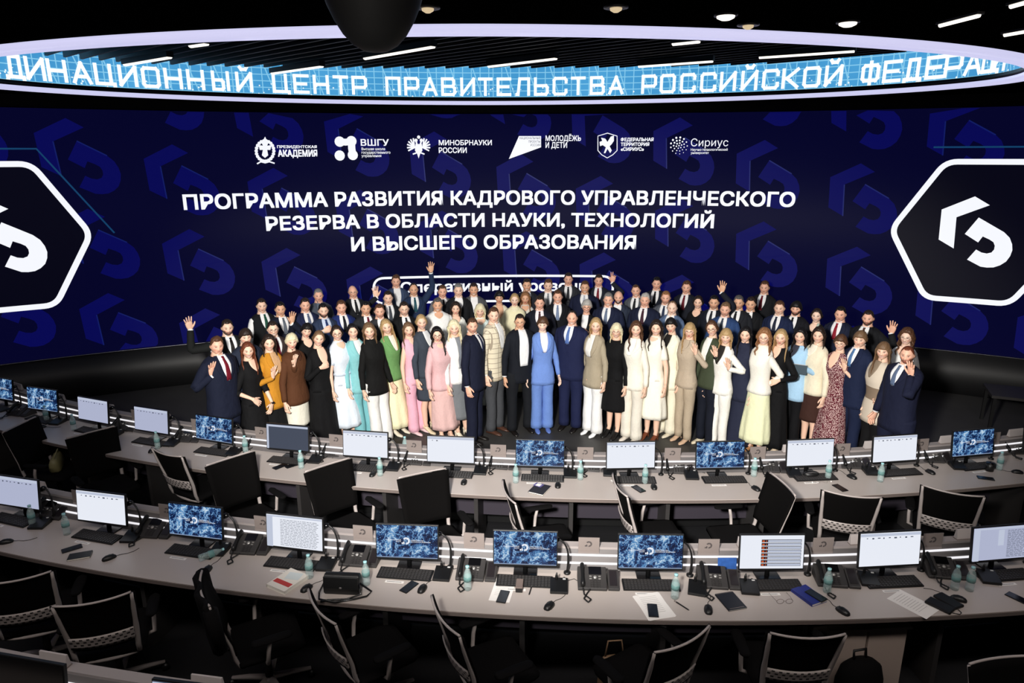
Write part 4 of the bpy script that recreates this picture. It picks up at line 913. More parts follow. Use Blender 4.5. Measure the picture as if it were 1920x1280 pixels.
P_(1046, 542, 1.81, 'm', 'smiling man in black suit and silver-blue tie behind the balding man', hc='brown', skin='r', tc='#14151a', tie='#7484a2', yaw=0, hyaw=0, smile=1)
P_(1066, 510, 1.86, 'm', 'tallest man in the middle of the back row, grey suit and dark tie', hc='dark', skin='r', tc='#2e3036', tie='#22242a', yaw=0, hyaw=0)
P_(1097, 525, 1.83, 'm', 'broad man in navy suit right of the tallest man', hc='brown', skin='o', tc='#191e36', V=.2, tie='#b8bcc8', yaw=-4, hyaw=0, w=1.12, smile=1)
P_(1100, 560, 1.72, 'f', 'grey-haired woman in black-rimmed glasses and black jacket', hair='pixie', hc='silver', skin='r', glasses=1, tc='#121316', shirt='#f0f0f0', V=.26, wide=.012, L=('thumb', 1104, 624), yaw=-13, hyaw=0, smile=1)
P_(1123, 513, 1.84, 'm', 'man in dark suit and red tie making a V sign above his shoulder', hc='dark', skin='r', tc='#1e212c', tie='#7a1c2a', L=('wave', 1148, 530), Lh='v', yaw=-4, hyaw=0)
P_(1141, 547, 1.82, 'm', 'grey-haired man in navy suit and steel blue tie behind the taupe blazer', hc='grey', skin='r', tc='#1a2038', tie='#66748e', yaw=-13, hyaw=-2, w=1.12, smile=1)
P_(1160, 543, 1.80, 'm', 'bald man with dark beard in slate suit', hair='shaved', hc='dark', skin='r', beard=2, tc='#2c3444', V=.14, yaw=-9, hyaw=-2, smile=1)
P_(1194, 531, 1.81, 'm', 'man in mid grey suit and black tie behind the bald bearded man', hair='buzz', hc='brown', skin='r', tc='#54585e', tie='#15161a', yaw=-13, hyaw=-2, smile=1, tilt=-6)
P_(1210, 548, 1.81, 'm', 'silver-haired man in navy suit and maroon tie behind the ivory flared trousers', hair='side', hc='silver', skin='r', tc='#1a2036', tie='#3c1c28', yaw=-13, hyaw=-2, w=1.12)
P_(1232, 518, 1.85, 'm', 'tall man in black suit and black tie at the back right of centre', hc='black', skin='r', tc='#1a1d28', tie='#121318', yaw=-13, hyaw=-2)
P_(1249, 544, 1.79, 'm', 'ginger-haired man in grey suit behind the white midi dress', hc='ginger', skin='r', beard=1, tc='#5a5e66', tie='#24304a', yaw=-13, hyaw=-2)
P_(1261, 562, 1.78, 'm', 'balding man in pale blue-grey suit', hair='receding', hc='light', skin='l', tc='#5a6e8e', shirt='#f0f0f0', V=.2, w=0.95, yaw=-18, hyaw=-2)
P_(1288, 525, 1.84, 'm', 'man in dark suit and dark red tie left of the woman with bare neckline', hair='side', hc='brown', skin='r', tc='#1c1f28', tie='#641a26', yaw=-18, hyaw=-4)
P_(1310, 552, 1.74, 'f', 'woman in black round-necked top with dark hair drawn back, second row right', hair='tied', hc='dark', skin='p', top_='dress', tc='#0f0f11', shirt=None, V=.09, bot='skirt', hem=.5, yaw=-18, hyaw=-4, smile=1)
P_(1340, 552, 1.81, 'm', 'dark man with stubble waving behind the fair-moustached man', hc='black', skin='o', beard=1, tc='#181b26', tie='#23242a', L=('wave', 1353, 549), yaw=-18, hyaw=-4)
P_(1361, 565, 1.78, 'm', 'fair-moustached man in blue suit', hair='side', hc='light', skin='r', beard=1, tc='#2e4672', tie='#3c4654', yaw=-18, hyaw=-4, w=1.08)
P_(1386, 552, 1.83, 'm', 'grey-templed man in dark suit standing in shadow behind the black suit', hc='salt', skin='o', beard=1, tc='#1e2026', tie='#1a1a1e', yaw=-18, hyaw=-4)
P_(1409, 555, 1.80, 'm', 'dark-haired man in black suit and black tie left below the burgundy tie', hair='side', hc='dark', skin='o', tc='#121316', tie='#181a20', yaw=-18, hyaw=-4)
P_(1435, 525, 1.85, 'm', 'tall man in black suit and burgundy tie, highest head at the right', hc='brown', skin='r', tc='#17181c', tie='#641422', yaw=-18, hyaw=-6)
P_(1463, 562, 1.80, 'm', 'man in navy suit and dark tie behind the long black dress', hc='brown', skin='p', tc='#1b2442', tie='#23283a', yaw=-22, hyaw=-6, w=1.06)
P_(1494, 563, 1.80, 'm', 'man with full dark hair and beard in black suit', hair='mop', hc='black', skin='r', beard=2, tc='#15161c', tie='#101216', yaw=-22, hyaw=-6)
P_(1533, 576, 1.72, 'f', 'dark-haired woman with pale scarf over a black dress', hair='tied', hc='dark', skin='l', top_='dress', tc='#141816', shirt=None, V=.1, bot='skirt', hem=.5, yaw=-22, hyaw=-6, smile=1, scarf='#c2d2c2')
P_(1578, 573, 1.80, 'm', 'black-haired man in navy suit and bright red tie at the right', hc='black', skin='r', tc='#1a1f34', tie='#8c1c2c', yaw=-22, hyaw=-8)
P_(1630, 580, 1.81, 'm', 'bearded man in black suit and brown tie waving at far right', hc='dark', skin='r', beard=2, tc='#18191c', tie='#4a3028', L=('wave', 1671, 626), yaw=-22, hyaw=-8, w=1.1)
P_(1703, 614, 1.74, 'f', 'woman in glasses with curly hair at the right edge of the group', hair='curl', hc='brown', skin='l', glasses=2, top_='blouse', tc='#efefec', shirt=None, V=.1, bot='trousers', bc='#16171c', yaw=-24, hyaw=-10, smile=1)

# ================================================================ the curved desks
R1, R2, R3 = 17.754, 19.556, 21.40
DZ = .75
m_top = mat('desk_laminate', (176, 166, 160), .33, noise=.03, scale=4, spec=.5)
m_edge = mat('desk_edge', (104, 94, 90), .5)
m_riser = mat('riser_metal', (92, 88, 88), .55)
m_ledge = mat('ledge_grey', (150, 142, 140), .4)
m_strip = mat('strip_glow', (90, 90, 90), .4, emit=(246, 244, 248), strength=.95)
m_blk = mat('black_plastic', (17, 17, 18), .42, noise=.15)
m_blk2 = mat('black_gloss', (9, 9, 11), .18)
m_dkgrey = mat('dark_grey_plastic', (48, 46, 46), .5)
m_under = mat('under_desk_panel', (52, 47, 56), .55)
def pol(r, a, z): return [CX+r*math.sin(a), CY-r*math.cos(a), z]
def arc_slab(b, A, r0, r1, z0, z1, th):
    """swept band between (r0,z0) and (r1,z1), thickened by th"""
    b.slab(np.array([[pol(r0, a, z0) for a in A], [pol(r1, a, z1) for a in A]]), th)
def arc_solid(b, A, prof):
    b.rings([[pol(r, a, z) for r, z in prof] for a in A])
def desk(R, d0, d1, label):
    A = np.radians(np.linspace(d0, d1, 70)); t = empty('curved_desk', pol(R, (A[0]+A[-1])/2, 0)); org = np.array(t.location)
    tag(t, label, 'desk', 'curved desk rows')
    def part(nm, prof, m, par=None):
        b = MB(); arc_solid(b, A, prof); b.v = [v-org for v in b.v]; return b.build(nm, m, par or t, smooth=False)
    part('worktop', [(R+.49, DZ-.004), (R+.49, DZ), (R-.12, DZ), (R-.12, DZ-.03), (R+.48, DZ-.03)], m_top)
    part('worktop_edge', [(R+.497, DZ-.034), (R+.497, DZ-.005), (R+.488, DZ-.005), (R+.488, DZ-.034)], m_edge)
    rs = part('riser_panel', [(R-.10, DZ), (R-.225, DZ+.128), (R-.25, DZ+.128), (R-.125, DZ)], m_riser)
    for q in (.30, .66):
        r, z = R-.10-.125*q, DZ+.128*q
        part('light_strip', [(r+.006, z+.002), (r-.006, z+.014), (r-.002, z+.018), (r+.010, z+.006)], m_strip, rs)
    part('ledge', [(R-.222, DZ+.124), (R-.222, DZ+.145), (R-.30, DZ+.145), (R-.30, DZ+.124)], m_ledge)
    part('back_panel', [(R-.28, .02), (R-.28, DZ+.124), (R-.30, DZ+.124), (R-.30, .02)], m_blk)
    part('modesty_panel', [(R+.02, .28), (R+.02, DZ-.03), (R+.0, DZ-.03), (R+.0, .28)], m_under)
    for dg in np.arange(d0+1.2, d1, 3.03):
        a = math.radians(dg); b = MB(); b.box((0, 0, (DZ-.03)/2), (.04, .55, DZ-.03), rotz(a)); p = pol(R+.1, a, 0); b.v = [v+np.array(p)-org for v in b.v]
        b.build('support_leg', m_dkgrey, t, smooth=False)
    return t
desk(R1, -44, 18, 'curved white desk row nearest the stage'); desk(R2, -27, 13, 'curved white desk row in the middle of the photo'); desk(R3, -22, 3, 'curved desk row cut off at the bottom left corner')

# ---------------------------------------------------------------- screens
def wallpaper():
    m = mat('screen_wallpaper', (10, 10, 14), .3, emit=(10, 24, 60), strength=.85); nt = m.node_tree; b = nt.nodes['Principled BSDF']
    t = nt.nodes.new('ShaderNodeTexCoord')
    def noise(sc, det, vec=None, rough=.6):
        n = nt.nodes.new('ShaderNodeTexNoise'); n.inputs['Scale'].default_value = sc; n.inputs['Detail'].default_value = det; n.inputs['Roughness'].default_value = rough
        nt.links.new(t.outputs['Object'], n.inputs['Vector']); return n.outputs['Fac']
    M_ = lambda op, a, b_=None: mth(op, a, b_, nt=nt)
    ridge = M_('POWER', M_('SUBTRACT', 1.0, M_('ABSOLUTE', M_('SUBTRACT', M_('MULTIPLY', noise(11, 6), 2.0), 1.0))), 22.0)
    broad = M_('MAXIMUM', M_('SUBTRACT', noise(6, 3), .47), 0.0)
    spark = M_('POWER', noise(110, 2), 5.0)
    v = M_('ADD', M_('ADD', M_('MULTIPLY', ridge, .55), M_('MULTIPLY', M_('MULTIPLY', broad, noise(40, 4)), 5.0)), M_('MULTIPLY', spark, 2.2))
    r = nt.nodes.new('ShaderNodeValToRGB'); e = r.color_ramp.elements
    e[0].position = .06; e[0].color = (*lin((9, 20, 52)), 1); e[1].position = .95; e[1].color = (*lin((235, 250, 255)), 1)
    q = e.new(.22); q.color = (*lin((28, 58, 112)), 1); q = e.new(.45); q.color = (*lin((90, 150, 205)), 1)
    nt.links.new(v, r.inputs[0]); nt.links.new(r.outputs[0], b.inputs['Emission Color']); return m
m_wp = wallpaper()
m_wht = mat('screen_white', (20, 20, 20), .3, emit=(236, 240, 250), strength=.95)
m_wht2 = mat('screen_white_dimmed', (20, 20, 20), .3, emit=(176, 182, 208), strength=.95)  # white screen with its dimming at oblique view put into the glow colour
m_dim = mat('screen_slate', (20, 20, 20), .3, emit=(66, 74, 92), strength=.9)
m_bar = mat('screen_bar', (20, 20, 20), .3, emit=(196, 204, 224), strength=.9)
m_ink = mat('screen_ink', (20, 20, 20), .4, emit=(70, 76, 96), strength=.8)
m_inkdk = mat('screen_dark_ink', (10, 10, 10), .4, emit=(22, 26, 44), strength=.8)
m_orange = mat('screen_orange', (20, 20, 20), .4, emit=(220, 96, 40), strength=.8)
m_task = mat('screen_taskbar', (20, 20, 20), .4, emit=(150, 170, 205), strength=.8)
def place(root, a, r, z, extra=0): root.location = pol(r, a, z); root.rotation_euler = (0, 0, a+extra)
def quad(b, x0, x1, z0, z1, y): b.add([[x0, y, z0], [x1, y, z0], [x1, y, z1], [x0, y, z1]], [[0, 1, 2, 3]])
_cache = {}
def shared(key, fn):
    if key not in _cache: _cache[key] = fn()
    return _cache[key]
def emblem_mb(y, s=1.0, x0=0, z0=0):
    b = MB()
    for k in range(11):
        a0 = math.radians(-55+k*22.5); a1 = a0+math.radians(17); r0, r1 = .013*s, .026*s
        b.add([[x0+r*math.sin(a), y, z0+r*math.cos(a)] for r, a in ((r0, a0), (r1, a0), (r1, a1), (r0, a1))], [[0, 3, 2, 1]])
    for k, h_ in enumerate((.012, .018)): quad(b, x0+(-.032+.011*k)*s, x0+(-.024+.011*k)*s, z0-.024*s, z0+(-.024+h_)*s, y)
    return b
def lettering(b, body, x0, x1, z, h, y):
    V, F = text_mesh(body, .01, 1); u = (V[:, 0]-V[:, 0].min())/np.ptp(V[:, 0])
    b.add(np.stack([x0+(x1-x0)*u, np.full(len(V), y), z+V[:, 1]*h/CAPH], 1), F)
MW, MH = .51, .297
def monitor(kind):
    """a screen on its stand, origin on the desk below the screen centre"""
    r = empty('monitor'); ZC = .245; tl = .12
    Rt = rotx(tl)                                   # leaning back a little
    def up(b): b.v = [(v@rotx(-tl).T)+[0, 0, ZC] for v in b.v]; return b
    b = MB(); b.box((0, .012, 0), (MW, .024, MH)); b.box((0, .032, -.01), (MW*.6, .03, MH*.6)); up(b).build('housing', m_blk, r, smooth=False, bevel=.003)
    m = {'wall': m_wp, 'white': m_wht, 'pale': m_wht2, 'slate': m_dim, 'list': m_wht, 'doc': m_wht, 'doc2': m_wht2, 'sparse': m_wht, 'off': m_blk2}[kind]
    b = MB(); b.box((0, -.0005, .004), (MW-.016, .004, MH-.026)); s = up(b).build('screen', m, r, smooth=False)
    Y = -.004; W2, H2 = (MW-.016)/2, (MH-.026)/2
    if kind == 'wall':
        up(emblem_mb(Y, 1.15, -.005, .012)).build('screen_emblem', m_white, s, smooth=False)
        b = MB(); quad(b, -W2, W2, -H2+.004, -H2+.011, Y); up(b).build('taskbar', m_task, s, smooth=False)
        b = MB(); lettering(b, 'КООРДИНАЦИОННЫЙ', -.172, -.048, .014, .008, Y); lettering(b, 'ЦЕНТР', -.090, -.048, .001, .008, Y)
        lettering(b, 'ПРАВИТЕЛЬСТВА', .034, .135, .014, .008, Y); lettering(b, 'РОССИЙСКОЙ ФЕДЕРАЦИИ', .034, .19, .001, .008, Y)
        up(b).build('screen_lettering', m_white, s, smooth=False)
    if kind in ('white', 'pale', 'sparse'):
        b = MB()
        for k in range(9 if kind != 'sparse' else 2): quad(b, -W2*.8+k*.045, -W2*.8+k*.045+.010+.006*(k % 3), H2-.040-.004*(k % 2), H2-.033, Y)
        up(b).build('screen_icons', m_ink, s, smooth=False)
        b = MB(); quad(b, -W2, W2, H2-.022, H2, Y); up(b).build('title_bar', m_bar, s, smooth=False)
    if kind == 'slate':
        b = MB(); quad(b, -W2, W2, H2-.022, H2, Y); quad(b, -W2, -W2+.024, -H2, H2-.022, Y); up(b).build('window_edge', m_bar, s, smooth=False)
    if kind in ('doc', 'doc2'):
        b = MB(); random.seed(3)
        for k in range(17 if kind == 'doc' else 22):
            z = H2-.035-k*.0135 if kind == 'doc' else H2-.03-k*.0105
            x = -W2*.50 if kind == 'doc' else .05; xe = W2*.88
            while x < xe-.02:
                w_ = random.uniform(.012, .04); quad(b, x, min(x+w_, xe), z, z+.0035, Y); x += w_+.006
        up(b).build('screen_text', m_ink, s, smooth=False)
        b = MB(); quad(b, -W2+.002, -W2+.055, -H2, H2-.012, Y); quad(b, -W2, W2, H2-.012, H2, Y)
        if kind == 'doc2': quad(b, -.03, .02, -H2+.12, H2-.02, Y)
        up(b).build('side_pane', m_bar, s, smooth=False)
    if kind == 'list':
        b = MB(); b2 = MB()
        for k in range(8):
            z = H2-.028-k*.028
            quad(b, -.085, W2-.02, z-.0225, z, Y); quad(b2, -.08, -.062, z-.019, z-.006, Y-.001); quad(b2, -.05, -.044, z-.019, z-.006, Y-.001)
        rw = up(b).build('list_rows', m_inkdk, s, smooth=False); up(b2).build('row_icons', m_orange, rw, smooth=False)
        b = MB()
        for k in range(8):
            z = H2-.028-k*.028; quad(b, -.035, W2-.023, z-.0195, z-.004, Y-.001)
        up(b).build('row_text', m_bar, rw, smooth=False)
    b = MB(); b.tube([(0, .05, .01), (0, .055, .10), (0, .045, ZC-.03)], [.02, .017, .02], 8, flat=1.0); b.build('stand_neck', m_blk, r)
    b = MB(); b.box((0, .05, .006), (.19, .11, .012)); b.build('stand_base', m_blk2, r, smooth=False, bevel=.004)
    return r
def put(key, make, loc, rz, label, cat, group):
    """first use builds the thing, later uses copy it with all its parts"""
    if key not in _cache: o = _cache[key] = make(); o.location = loc; o.rotation_euler = (0, 0, rz)
    else: o = dup(_cache[key], loc, rz)
    return tag(o, label, cat, group)
ORD = ['first', 'second', 'third', 'fourth', 'fifth', 'sixth', 'seventh', 'eighth', 'ninth', 'tenth', 'eleventh', 'twelfth', 'thirteenth', 'fourteenth', 'fifteenth']
ROWN = {1: 'far desk row', 2: 'near desk row', 3: 'bottom left desk'}
TH1 = [-28.6, -25.49, -22.42, -19.39, -16.51, -13.47, -10.52, -7.49, -4.45, -1.43, 1.55, 4.62, 7.65, 10.65, 13.6]; DY1 = [8, 7.5, .9, 0, -2.6, 1.5, 1.1, 1.5, .6, 3.6, .6, 0, .6, -.2, 0]
TH2 = [-18.6, -15.7, -12.87, -10.19, -7.38, -4.59, -1.72, 1.05, 3.81, 6.55]; DY2 = [4, 3, 1.5, -1.2, 3.3, 1, .2, -.8, 1, 1]
K1 = ['wall', 'wall', 'pale', 'pale', 'wall', 'slate', 'white', 'sparse', 'wall', 'white', 'wall', 'white', 'white', 'wall', 'off']
K2 = ['pale', 'white', 'wall', 'doc', 'wall', 'wall', 'wall', 'list', 'white', 'doc2']
KD = {'wall': 'blue network wallpaper', 'white': 'white window', 'pale': 'pale window', 'slate': 'slate grey window', 'sparse': 'almost blank white page', 'doc': 'white text document', 'doc2': 'document and side panes', 'list': 'dark list rows', 'off': 'dark screen'}
def seatname(row, i): return f'{ORD[i]} seat from left, {ROWN[row]}'
def keyboard():
    r = empty('keyboard'); b = MB()
    b.rings([[[x, -.066, 0], [x, .066, 0], [x, .066, .022], [x, -.066, .012]] for x in (-.22, .22)]); b.build('case', m_blk, r, smooth=False, bevel=.003)
    nx, ny = 16, 6; xs = []; ys = []
    for k in range(nx): x = -.21+k*.42/nx; xs += [x+.0015, x+.004, x+.0225, x+.025]
    for k in range(ny): y = -.06+k*.12/ny; ys += [y+.001, y+.003, y+.0165, y+.019]
    G = [[[x, y, .0175+.075*y+(.0055 if (i % 4 in (1, 2) and j % 4 in (1, 2)) else 0)] for i, x in enumerate(xs)] for j, y in enumerate(ys)]
    b = MB(); b.grid(G); b.build('key_field', m_keys, r, smooth=False)
    return r
m_keys = mat('key_caps', (40, 38, 38), .5)
def mouse():
    r = empty('computer_mouse'); b = MB()
    R = []
    for y, w_, h_ in ((-.055, .012, .012), (-.045, .024, .024), (-.02, .031, .034), (.01, .031, .036), (.035, .027, .028), (.052, .016, .014)):
        th = np.linspace(0, math.pi, 9); up_ = [[w_*math.cos(t), y, h_*math.sin(t)**.8] for t in th]; R.append(up_)
    b.rings(R); b.build('shell', m_blk, r)
    b = MB(); b.tube([(0, .022, .030), (0, .034, .028)], [.005, .005], 6); b.build('scroll_wheel', m_dkgrey, r)
    b = MB(); b.tube([(0, .05, .006), (.004, .09, .003), (.025, .13, .003), (.03, .18, .003), (.01, .23, .003)], .0022, 5); b.build('cable', m_blk, r)
    return r
def deskphone():
    r = empty('desk_phone'); tl = math.radians(38)
    A = rotx(tl)
    b = MB(); b.rings([[[x, -.09, 0], [x, .10, 0], [x, .09, .100], [x, -.09, .022]] for x in (-.155, .07)]); body = b.build('base', m_dkgrey, r, smooth=False, bevel=.006)
    def onf(u, v, h): return [u, -.09+v*.18, .022+v*.078+h]
    def plate(u0, u1, v0, v1, h=.004):
        b = MB(); b.slab(np.array([[onf(u0, v0, h), onf(u1, v0, h)], [onf(u0, v1, h), onf(u1, v1, h)]]), (0, .003, -.008)); return b
    plate(-.068, .03, .62, .97).build('display', m_blk2, body, smooth=False)
    b = MB(); c = np.array(onf(-.02, .48, .004)); n = np.array([0, -.5, .86])
    b.tube([c, c+n*.006], [.014, .013], 14); b.build('navigation_button', mat('button_silver', (170, 168, 165), .35, .5), body)
    for k in range(4):
        b = MB(); u, v = (-.055, .015)[k % 2], (.53, .42)[k//2]; plate(u-.009, u+.009, v-.02, v+.02, .005).build('soft_key', mat('key_grey', (120, 118, 116), .5), body, smooth=False)
    xs, ys = [], []
    for k in range(3): u = -.055+k*.027; xs += [u, u+.002, u+.018, u+.02]
    for k in range(4): v = .04+k*.085; ys += [v, v+.01, v+.055, v+.065]
    b = MB(); b.grid([[onf(x, y, .002+(.005 if i % 4 in (1, 2) and j % 4 in (1, 2) else 0)) for i, x in enumerate(xs)] for j, y in enumerate(ys)]); b.build('keypad', m_keys, body, smooth=False)
    b = MB()
    P = [onf(-.118, v, .018+.012*math.sin(math.pi*v)) for v in np.linspace(.02, .98, 9)]; b.tube(P, [.024, .026, .021, .018, .018, .018, .021, .026, .024], 10, flat=.7, up=(1, 0, 0)); hs = b.build('handset', m_blk, r)
    b = MB(); P = []
    base = [(-.118, -.09, .03), (-.11, -.15, .008), (-.06, -.21, .008), (-.085, -.245, .008), (-.115, -.20, .008), (-.085, -.13, .008), (-.06, -.09, .015)]
    base = np.array(base); tt = np.linspace(0, len(base)-1, 120)
    C = np.stack([np.interp(tt, range(len(base)), base[:, k]) for k in range(3)], 1)
    for q in range(3): C[1:-1] = (C[:-2]+C[1:-1]*2+C[2:])/4
    C += np.stack([.0018*np.cos(tt*30), 0*tt, .0018*np.sin(tt*30)+.003], 1); b.tube(C, .0052, 6); b.build('coiled_cord', m_blk, hs)
    b = MB(); b.rings([[[x, -.085, 0], [x, .09, 0], [x, .08, .085], [x, -.085, .02]] for x in (.078, .165)]); md = b.build('side_module', m_dkgrey, r, smooth=False, bevel=.005)
    b = MB(); b.slab(np.array([[[.092, -.06, .034], [.150, -.06, .034]], [[.092, .065, .083], [.150, .065, .083]]]), (0, .002, -.006)); b.build('module_display', mat('module_screen', (34, 30, 32), .3), md, smooth=False)
    return r
def desk_mic():
    r = empty('conference_unit'); b = MB()
    b.rings([[[x, -.075, 0], [x, .075, 0], [x, .075, .05], [x, -.075, .022]] for x in (-.068, .068)]); b.build('base', m_blk, r, smooth=False, bevel=.005)
    b = MB(); b.box((.04, .058, .047), (.022, .012, .006)); b.build('talk_button', mat('button_white', (190, 190, 190), .4), r, smooth=False)
    b = MB(); b.tube([(-.02, .055, .045), (-.02, .06, .075), (-.018, .058, .10)], [.012, .010, .005], 8); b.build('plug', m_blk, r)
    b = MB(); b.tube([(.01, .075, .02), (.04, .11, .03), (.07, .10, .006), (.12, .13, .004), (.16, .09, .004)], .003, 5); b.build('cable', m_blk, r)
    return r
def gooseneck():
    r = empty('gooseneck_microphone'); b = MB(); b.lathe([(.001, 0), (.028, 0), (.028, .012), (.012, .02), (.001, .022)], n=14); b.build('foot', m_blk, r)
    b = MB(); b.tube(bez(np.array([0, 0, .015]), np.array([.035, .01, .25]), np.array([-.075, .02, .295]), 16), [.010]*6+[.0075]*10, 8); g = b.build('gooseneck', m_blk, r)
    b = MB(); b.tube([(-.065, .02, .293), (-.085, .018, .290), (-.115, .012, .272), (-.125, .010, .262)], [.014, .024, .022, .010], 10); b.build('microphone_head', m_blk2, g)
    return r
m_bot = mat('bottle_plastic', (190, 215, 214), .12, alpha=.30, spec=.6); m_botl = mat('bottle_label', (120, 168, 166), .5, alpha=.5); m_cap = mat('bottle_cap', (150, 200, 205), .4)
def bottle(lying=False):
    r = empty('water_bottle'); q = rotx(-math.pi/2) if lying else None; off = (0, 0, .031) if lying else (0, 0, 0)
    def L(prof, nm, m):
        b = MB(); b.lathe(prof, off, 16, q); return b.build(nm, m, r)
    L([(.001, 0), (.028, 0), (.031, .01), (.029, .03), (.031, .045), (.029, .075), (.031, .09), (.030, .13), (.024, .155), (.0135, .178), (.0125, .192)], 'bottle_body', m_bot)
    L([(.0316, .078), (.0316, .118), (.0312, .118), (.0312, .078)], 'label', m_botl)
    L([(.001, .206), (.0145, .205), (.0145, .19), (.001, .189)], 'cap', m_cap)
    return r
m_plate = mat('plate_grey', (128, 118, 114), .45, .1); m_plateink = mat('plate_ink', (52, 48, 50), .5)
def plate_stand():
    r = empty('emblem_plate'); b = MB(); b.box((0, 0, .075), (.17, .008, .13)); b.build('plate', m_plate, r, smooth=False)
    b = emblem_mb(-.006, 1.0, 0, .085); b.build('emblem', m_plateink, r, smooth=False)
    b = MB(); b.box((0, .006, .012), (.17, .026, .024)); b.build('foot', m_plate, r, smooth=False); return r
def tent_card():
    r = empty('name_card'); b = MB(); b.rings([[[x, -.022, 0], [x, .022, 0], [x, .006, .088], [x, -.006, .088]] for x in (-.1, .1)]); b.build('folded_card', mat('card_grey', (176, 168, 166), .5), r, smooth=False)
    b = MB(); b.box((0, .0, .004), (.205, .05, .008)); b.build('card_foot', m_plate, r, smooth=False); return r
m_paper = mat('paper_white', (228, 224, 220), .7)
def paper_strip():
    r = empty('paper_label'); b = MB(); b.box((0, 0, .001), (.15, .028, .0016)); b.build('strip', m_paper, r, smooth=False)
    b = MB(); random.seed(5)
    x = -.062
    while x < .056:
        w_ = random.uniform(.004, .010); b.box((x+w_/2, 0, .0021), (w_, .006, .0004)); x += w_+.002
    b.build('print', m_plateink, r, smooth=False); return r
for row, TH, DY, KK, R in ((1, TH1, DY1, K1, R1), (2, TH2, DY2, K2, R2), (3, [-12.2, -9.3], [0, 0], ['off', 'slate'], R3)):
    for i, (th, dy, kd) in enumerate(zip(TH, DY, KK)):
        a = math.radians(th); sn = seatname(row, i)
        put('mon_'+kd, lambda: monitor(kd), pol(R, a, DZ), a+math.radians(dy), f'monitor with {KD[kd]}, {sn}', 'monitor', 'monitors on the desk rows')
        put('tent', tent_card, pol(R-.255, a-.004, DZ+.145), a, f'grey name card on the ledge behind the monitor, {sn}', 'name card', 'name cards on the ledges')
        if row < 3:
            a2 = a+math.radians(.1 if row == 1 else .0)
            put('kb', keyboard, pol(R+.085, a2, DZ), a, f'black keyboard below the monitor, {sn}', 'keyboard', 'keyboards on the desk rows')
            put('strip', paper_strip, pol(R+.185, a-.003, DZ), a, f'small white paper label before the keyboard, {sn}', 'label', 'paper labels on the desks')
            da = math.radians(1.50) if row == 2 else math.radians(1.55)
            put('goose', gooseneck, pol(R-.06, a+math.radians(.98 if row == 2 else 1.08), DZ), a, f'gooseneck microphone right of the monitor, {sn}', 'microphone', 'gooseneck microphones')
            if not (row == 1 and i >= 14):
                put('plate', plate_stand, pol(R-.205, a+da, DZ+.1), a+da, f'grey plate with round emblem right of the monitor, {sn}', 'emblem plate', 'emblem plates on the risers')
def items(key, make, pts, z, tmpl, cat, grp, row, spin=0.0):
    for i, p in enumerate(pts):
        q = at(p[0], p[1], z); a = math.atan2(q[0]-CX, CY-q[1]); e = p[2] if len(p) > 2 else 0
        w = where(q, row)
        put(key, make, q, a+math.radians(e+spin), tmpl.format(w=w), cat, grp)
_used = {}
def where(q, row):
    a = math.degrees(math.atan2(q[0]-CX, CY-q[1])); TH = TH1 if row == 1 else TH2
    j = int(np.argmin([abs(a-t) for t in TH])); side = 'left of' if a < TH[j]-.25 else ('right of' if a > TH[j]+.25 else 'in front of')
    return f'{side} the {ORD[j]} monitor in the {ROWN[row]}'
PH1 = [(40, 776, 10), (235, 803, 12), (353, 824, 10), (491, 836, 6), (630, 852, 4), (783, 866, 0), (942, 874, -4), (1112, 878, -4), (1271, 882, -6), (1446, 880, -10), (1601, 873, -12), (1752, 862, -16), (1903, 846, -16)]
PH2 = [(95, 965, 8), (292, 1000, 8), (472, 1030, 6), (675, 1052, 2), (893, 1078, 0), (1120, 1095, 0), (1345, 1093, -6), (1566, 1090, -10), (1772, 1075, -14)]
items('phone', deskphone, PH1, DZ, 'grey desk phone with side module {w}', 'telephone', 'desk phones', 1); items('phone', deskphone, PH2, DZ, 'grey desk phone with side module {w}', 'telephone', 'desk phones', 2)
MC1 = [(108, 793, 15), (216, 815, 14), (322, 833, 14), (438, 850, 10), (592, 864, 4), (738, 878, 2), (901, 885, 0), (1069, 891, 0), (1143, 888, -4), (1296, 894, -4), (1488, 890, -8), (1632, 886, -12), (1795, 876, -18)]
MC2 = [(75, 985, 18), (247, 1010, 12), (412, 1034, 6), (612, 1062, 4), (830, 1080, 0), (1048, 1103, 0), (1307, 1107, -16), (1404, 1105, -8), (1628, 1090, -14), (1853, 1086, -18)]
items('mic', desk_mic, MC1, DZ, 'black box shaped conference unit {w}', 'conference unit', 'conference units', 1); items('mic', desk_mic, MC2, DZ, 'black box shaped conference unit {w}', 'conference unit', 'conference units', 2)
items('bottle', bottle, [(88, 789), (139, 806), (296, 840), (461, 848), (565, 877), (713, 891), (760, 850), (967, 904), (1088, 898), (1209, 905), (1413, 892), (1552, 897), (1650, 902), (1873, 880)], DZ, 'small clear water bottle {w}', 'bottle', 'water bottles', 1)
items('bottle', bottle, [(62, 985), (126, 1001), (581, 1082), (687, 1095), (877, 1104), (1265, 1120), (1550, 1109), (1789, 1104), (1817, 1106)], DZ, 'clear water bottle with teal label {w}', 'bottle', 'water bottles', 2)
items('bottle_l', lambda: bottle(True), [(374, 1053, -35)], DZ, 'water bottle lying on its side {w}', 'bottle', 'water bottles', 2)
items('mouse', mouse, [(78, 801, -60), (285, 846, 20), (577, 850, 0), (699, 890, 0), (870, 905, 0), (1046, 911, 0), (1226, 914, 0), (1417, 917, 20), (1597, 895, 20), (1744, 886, 10), (1907, 886, 60)], DZ, 'black wired mouse {w}', 'mouse', 'computer mice', 1)
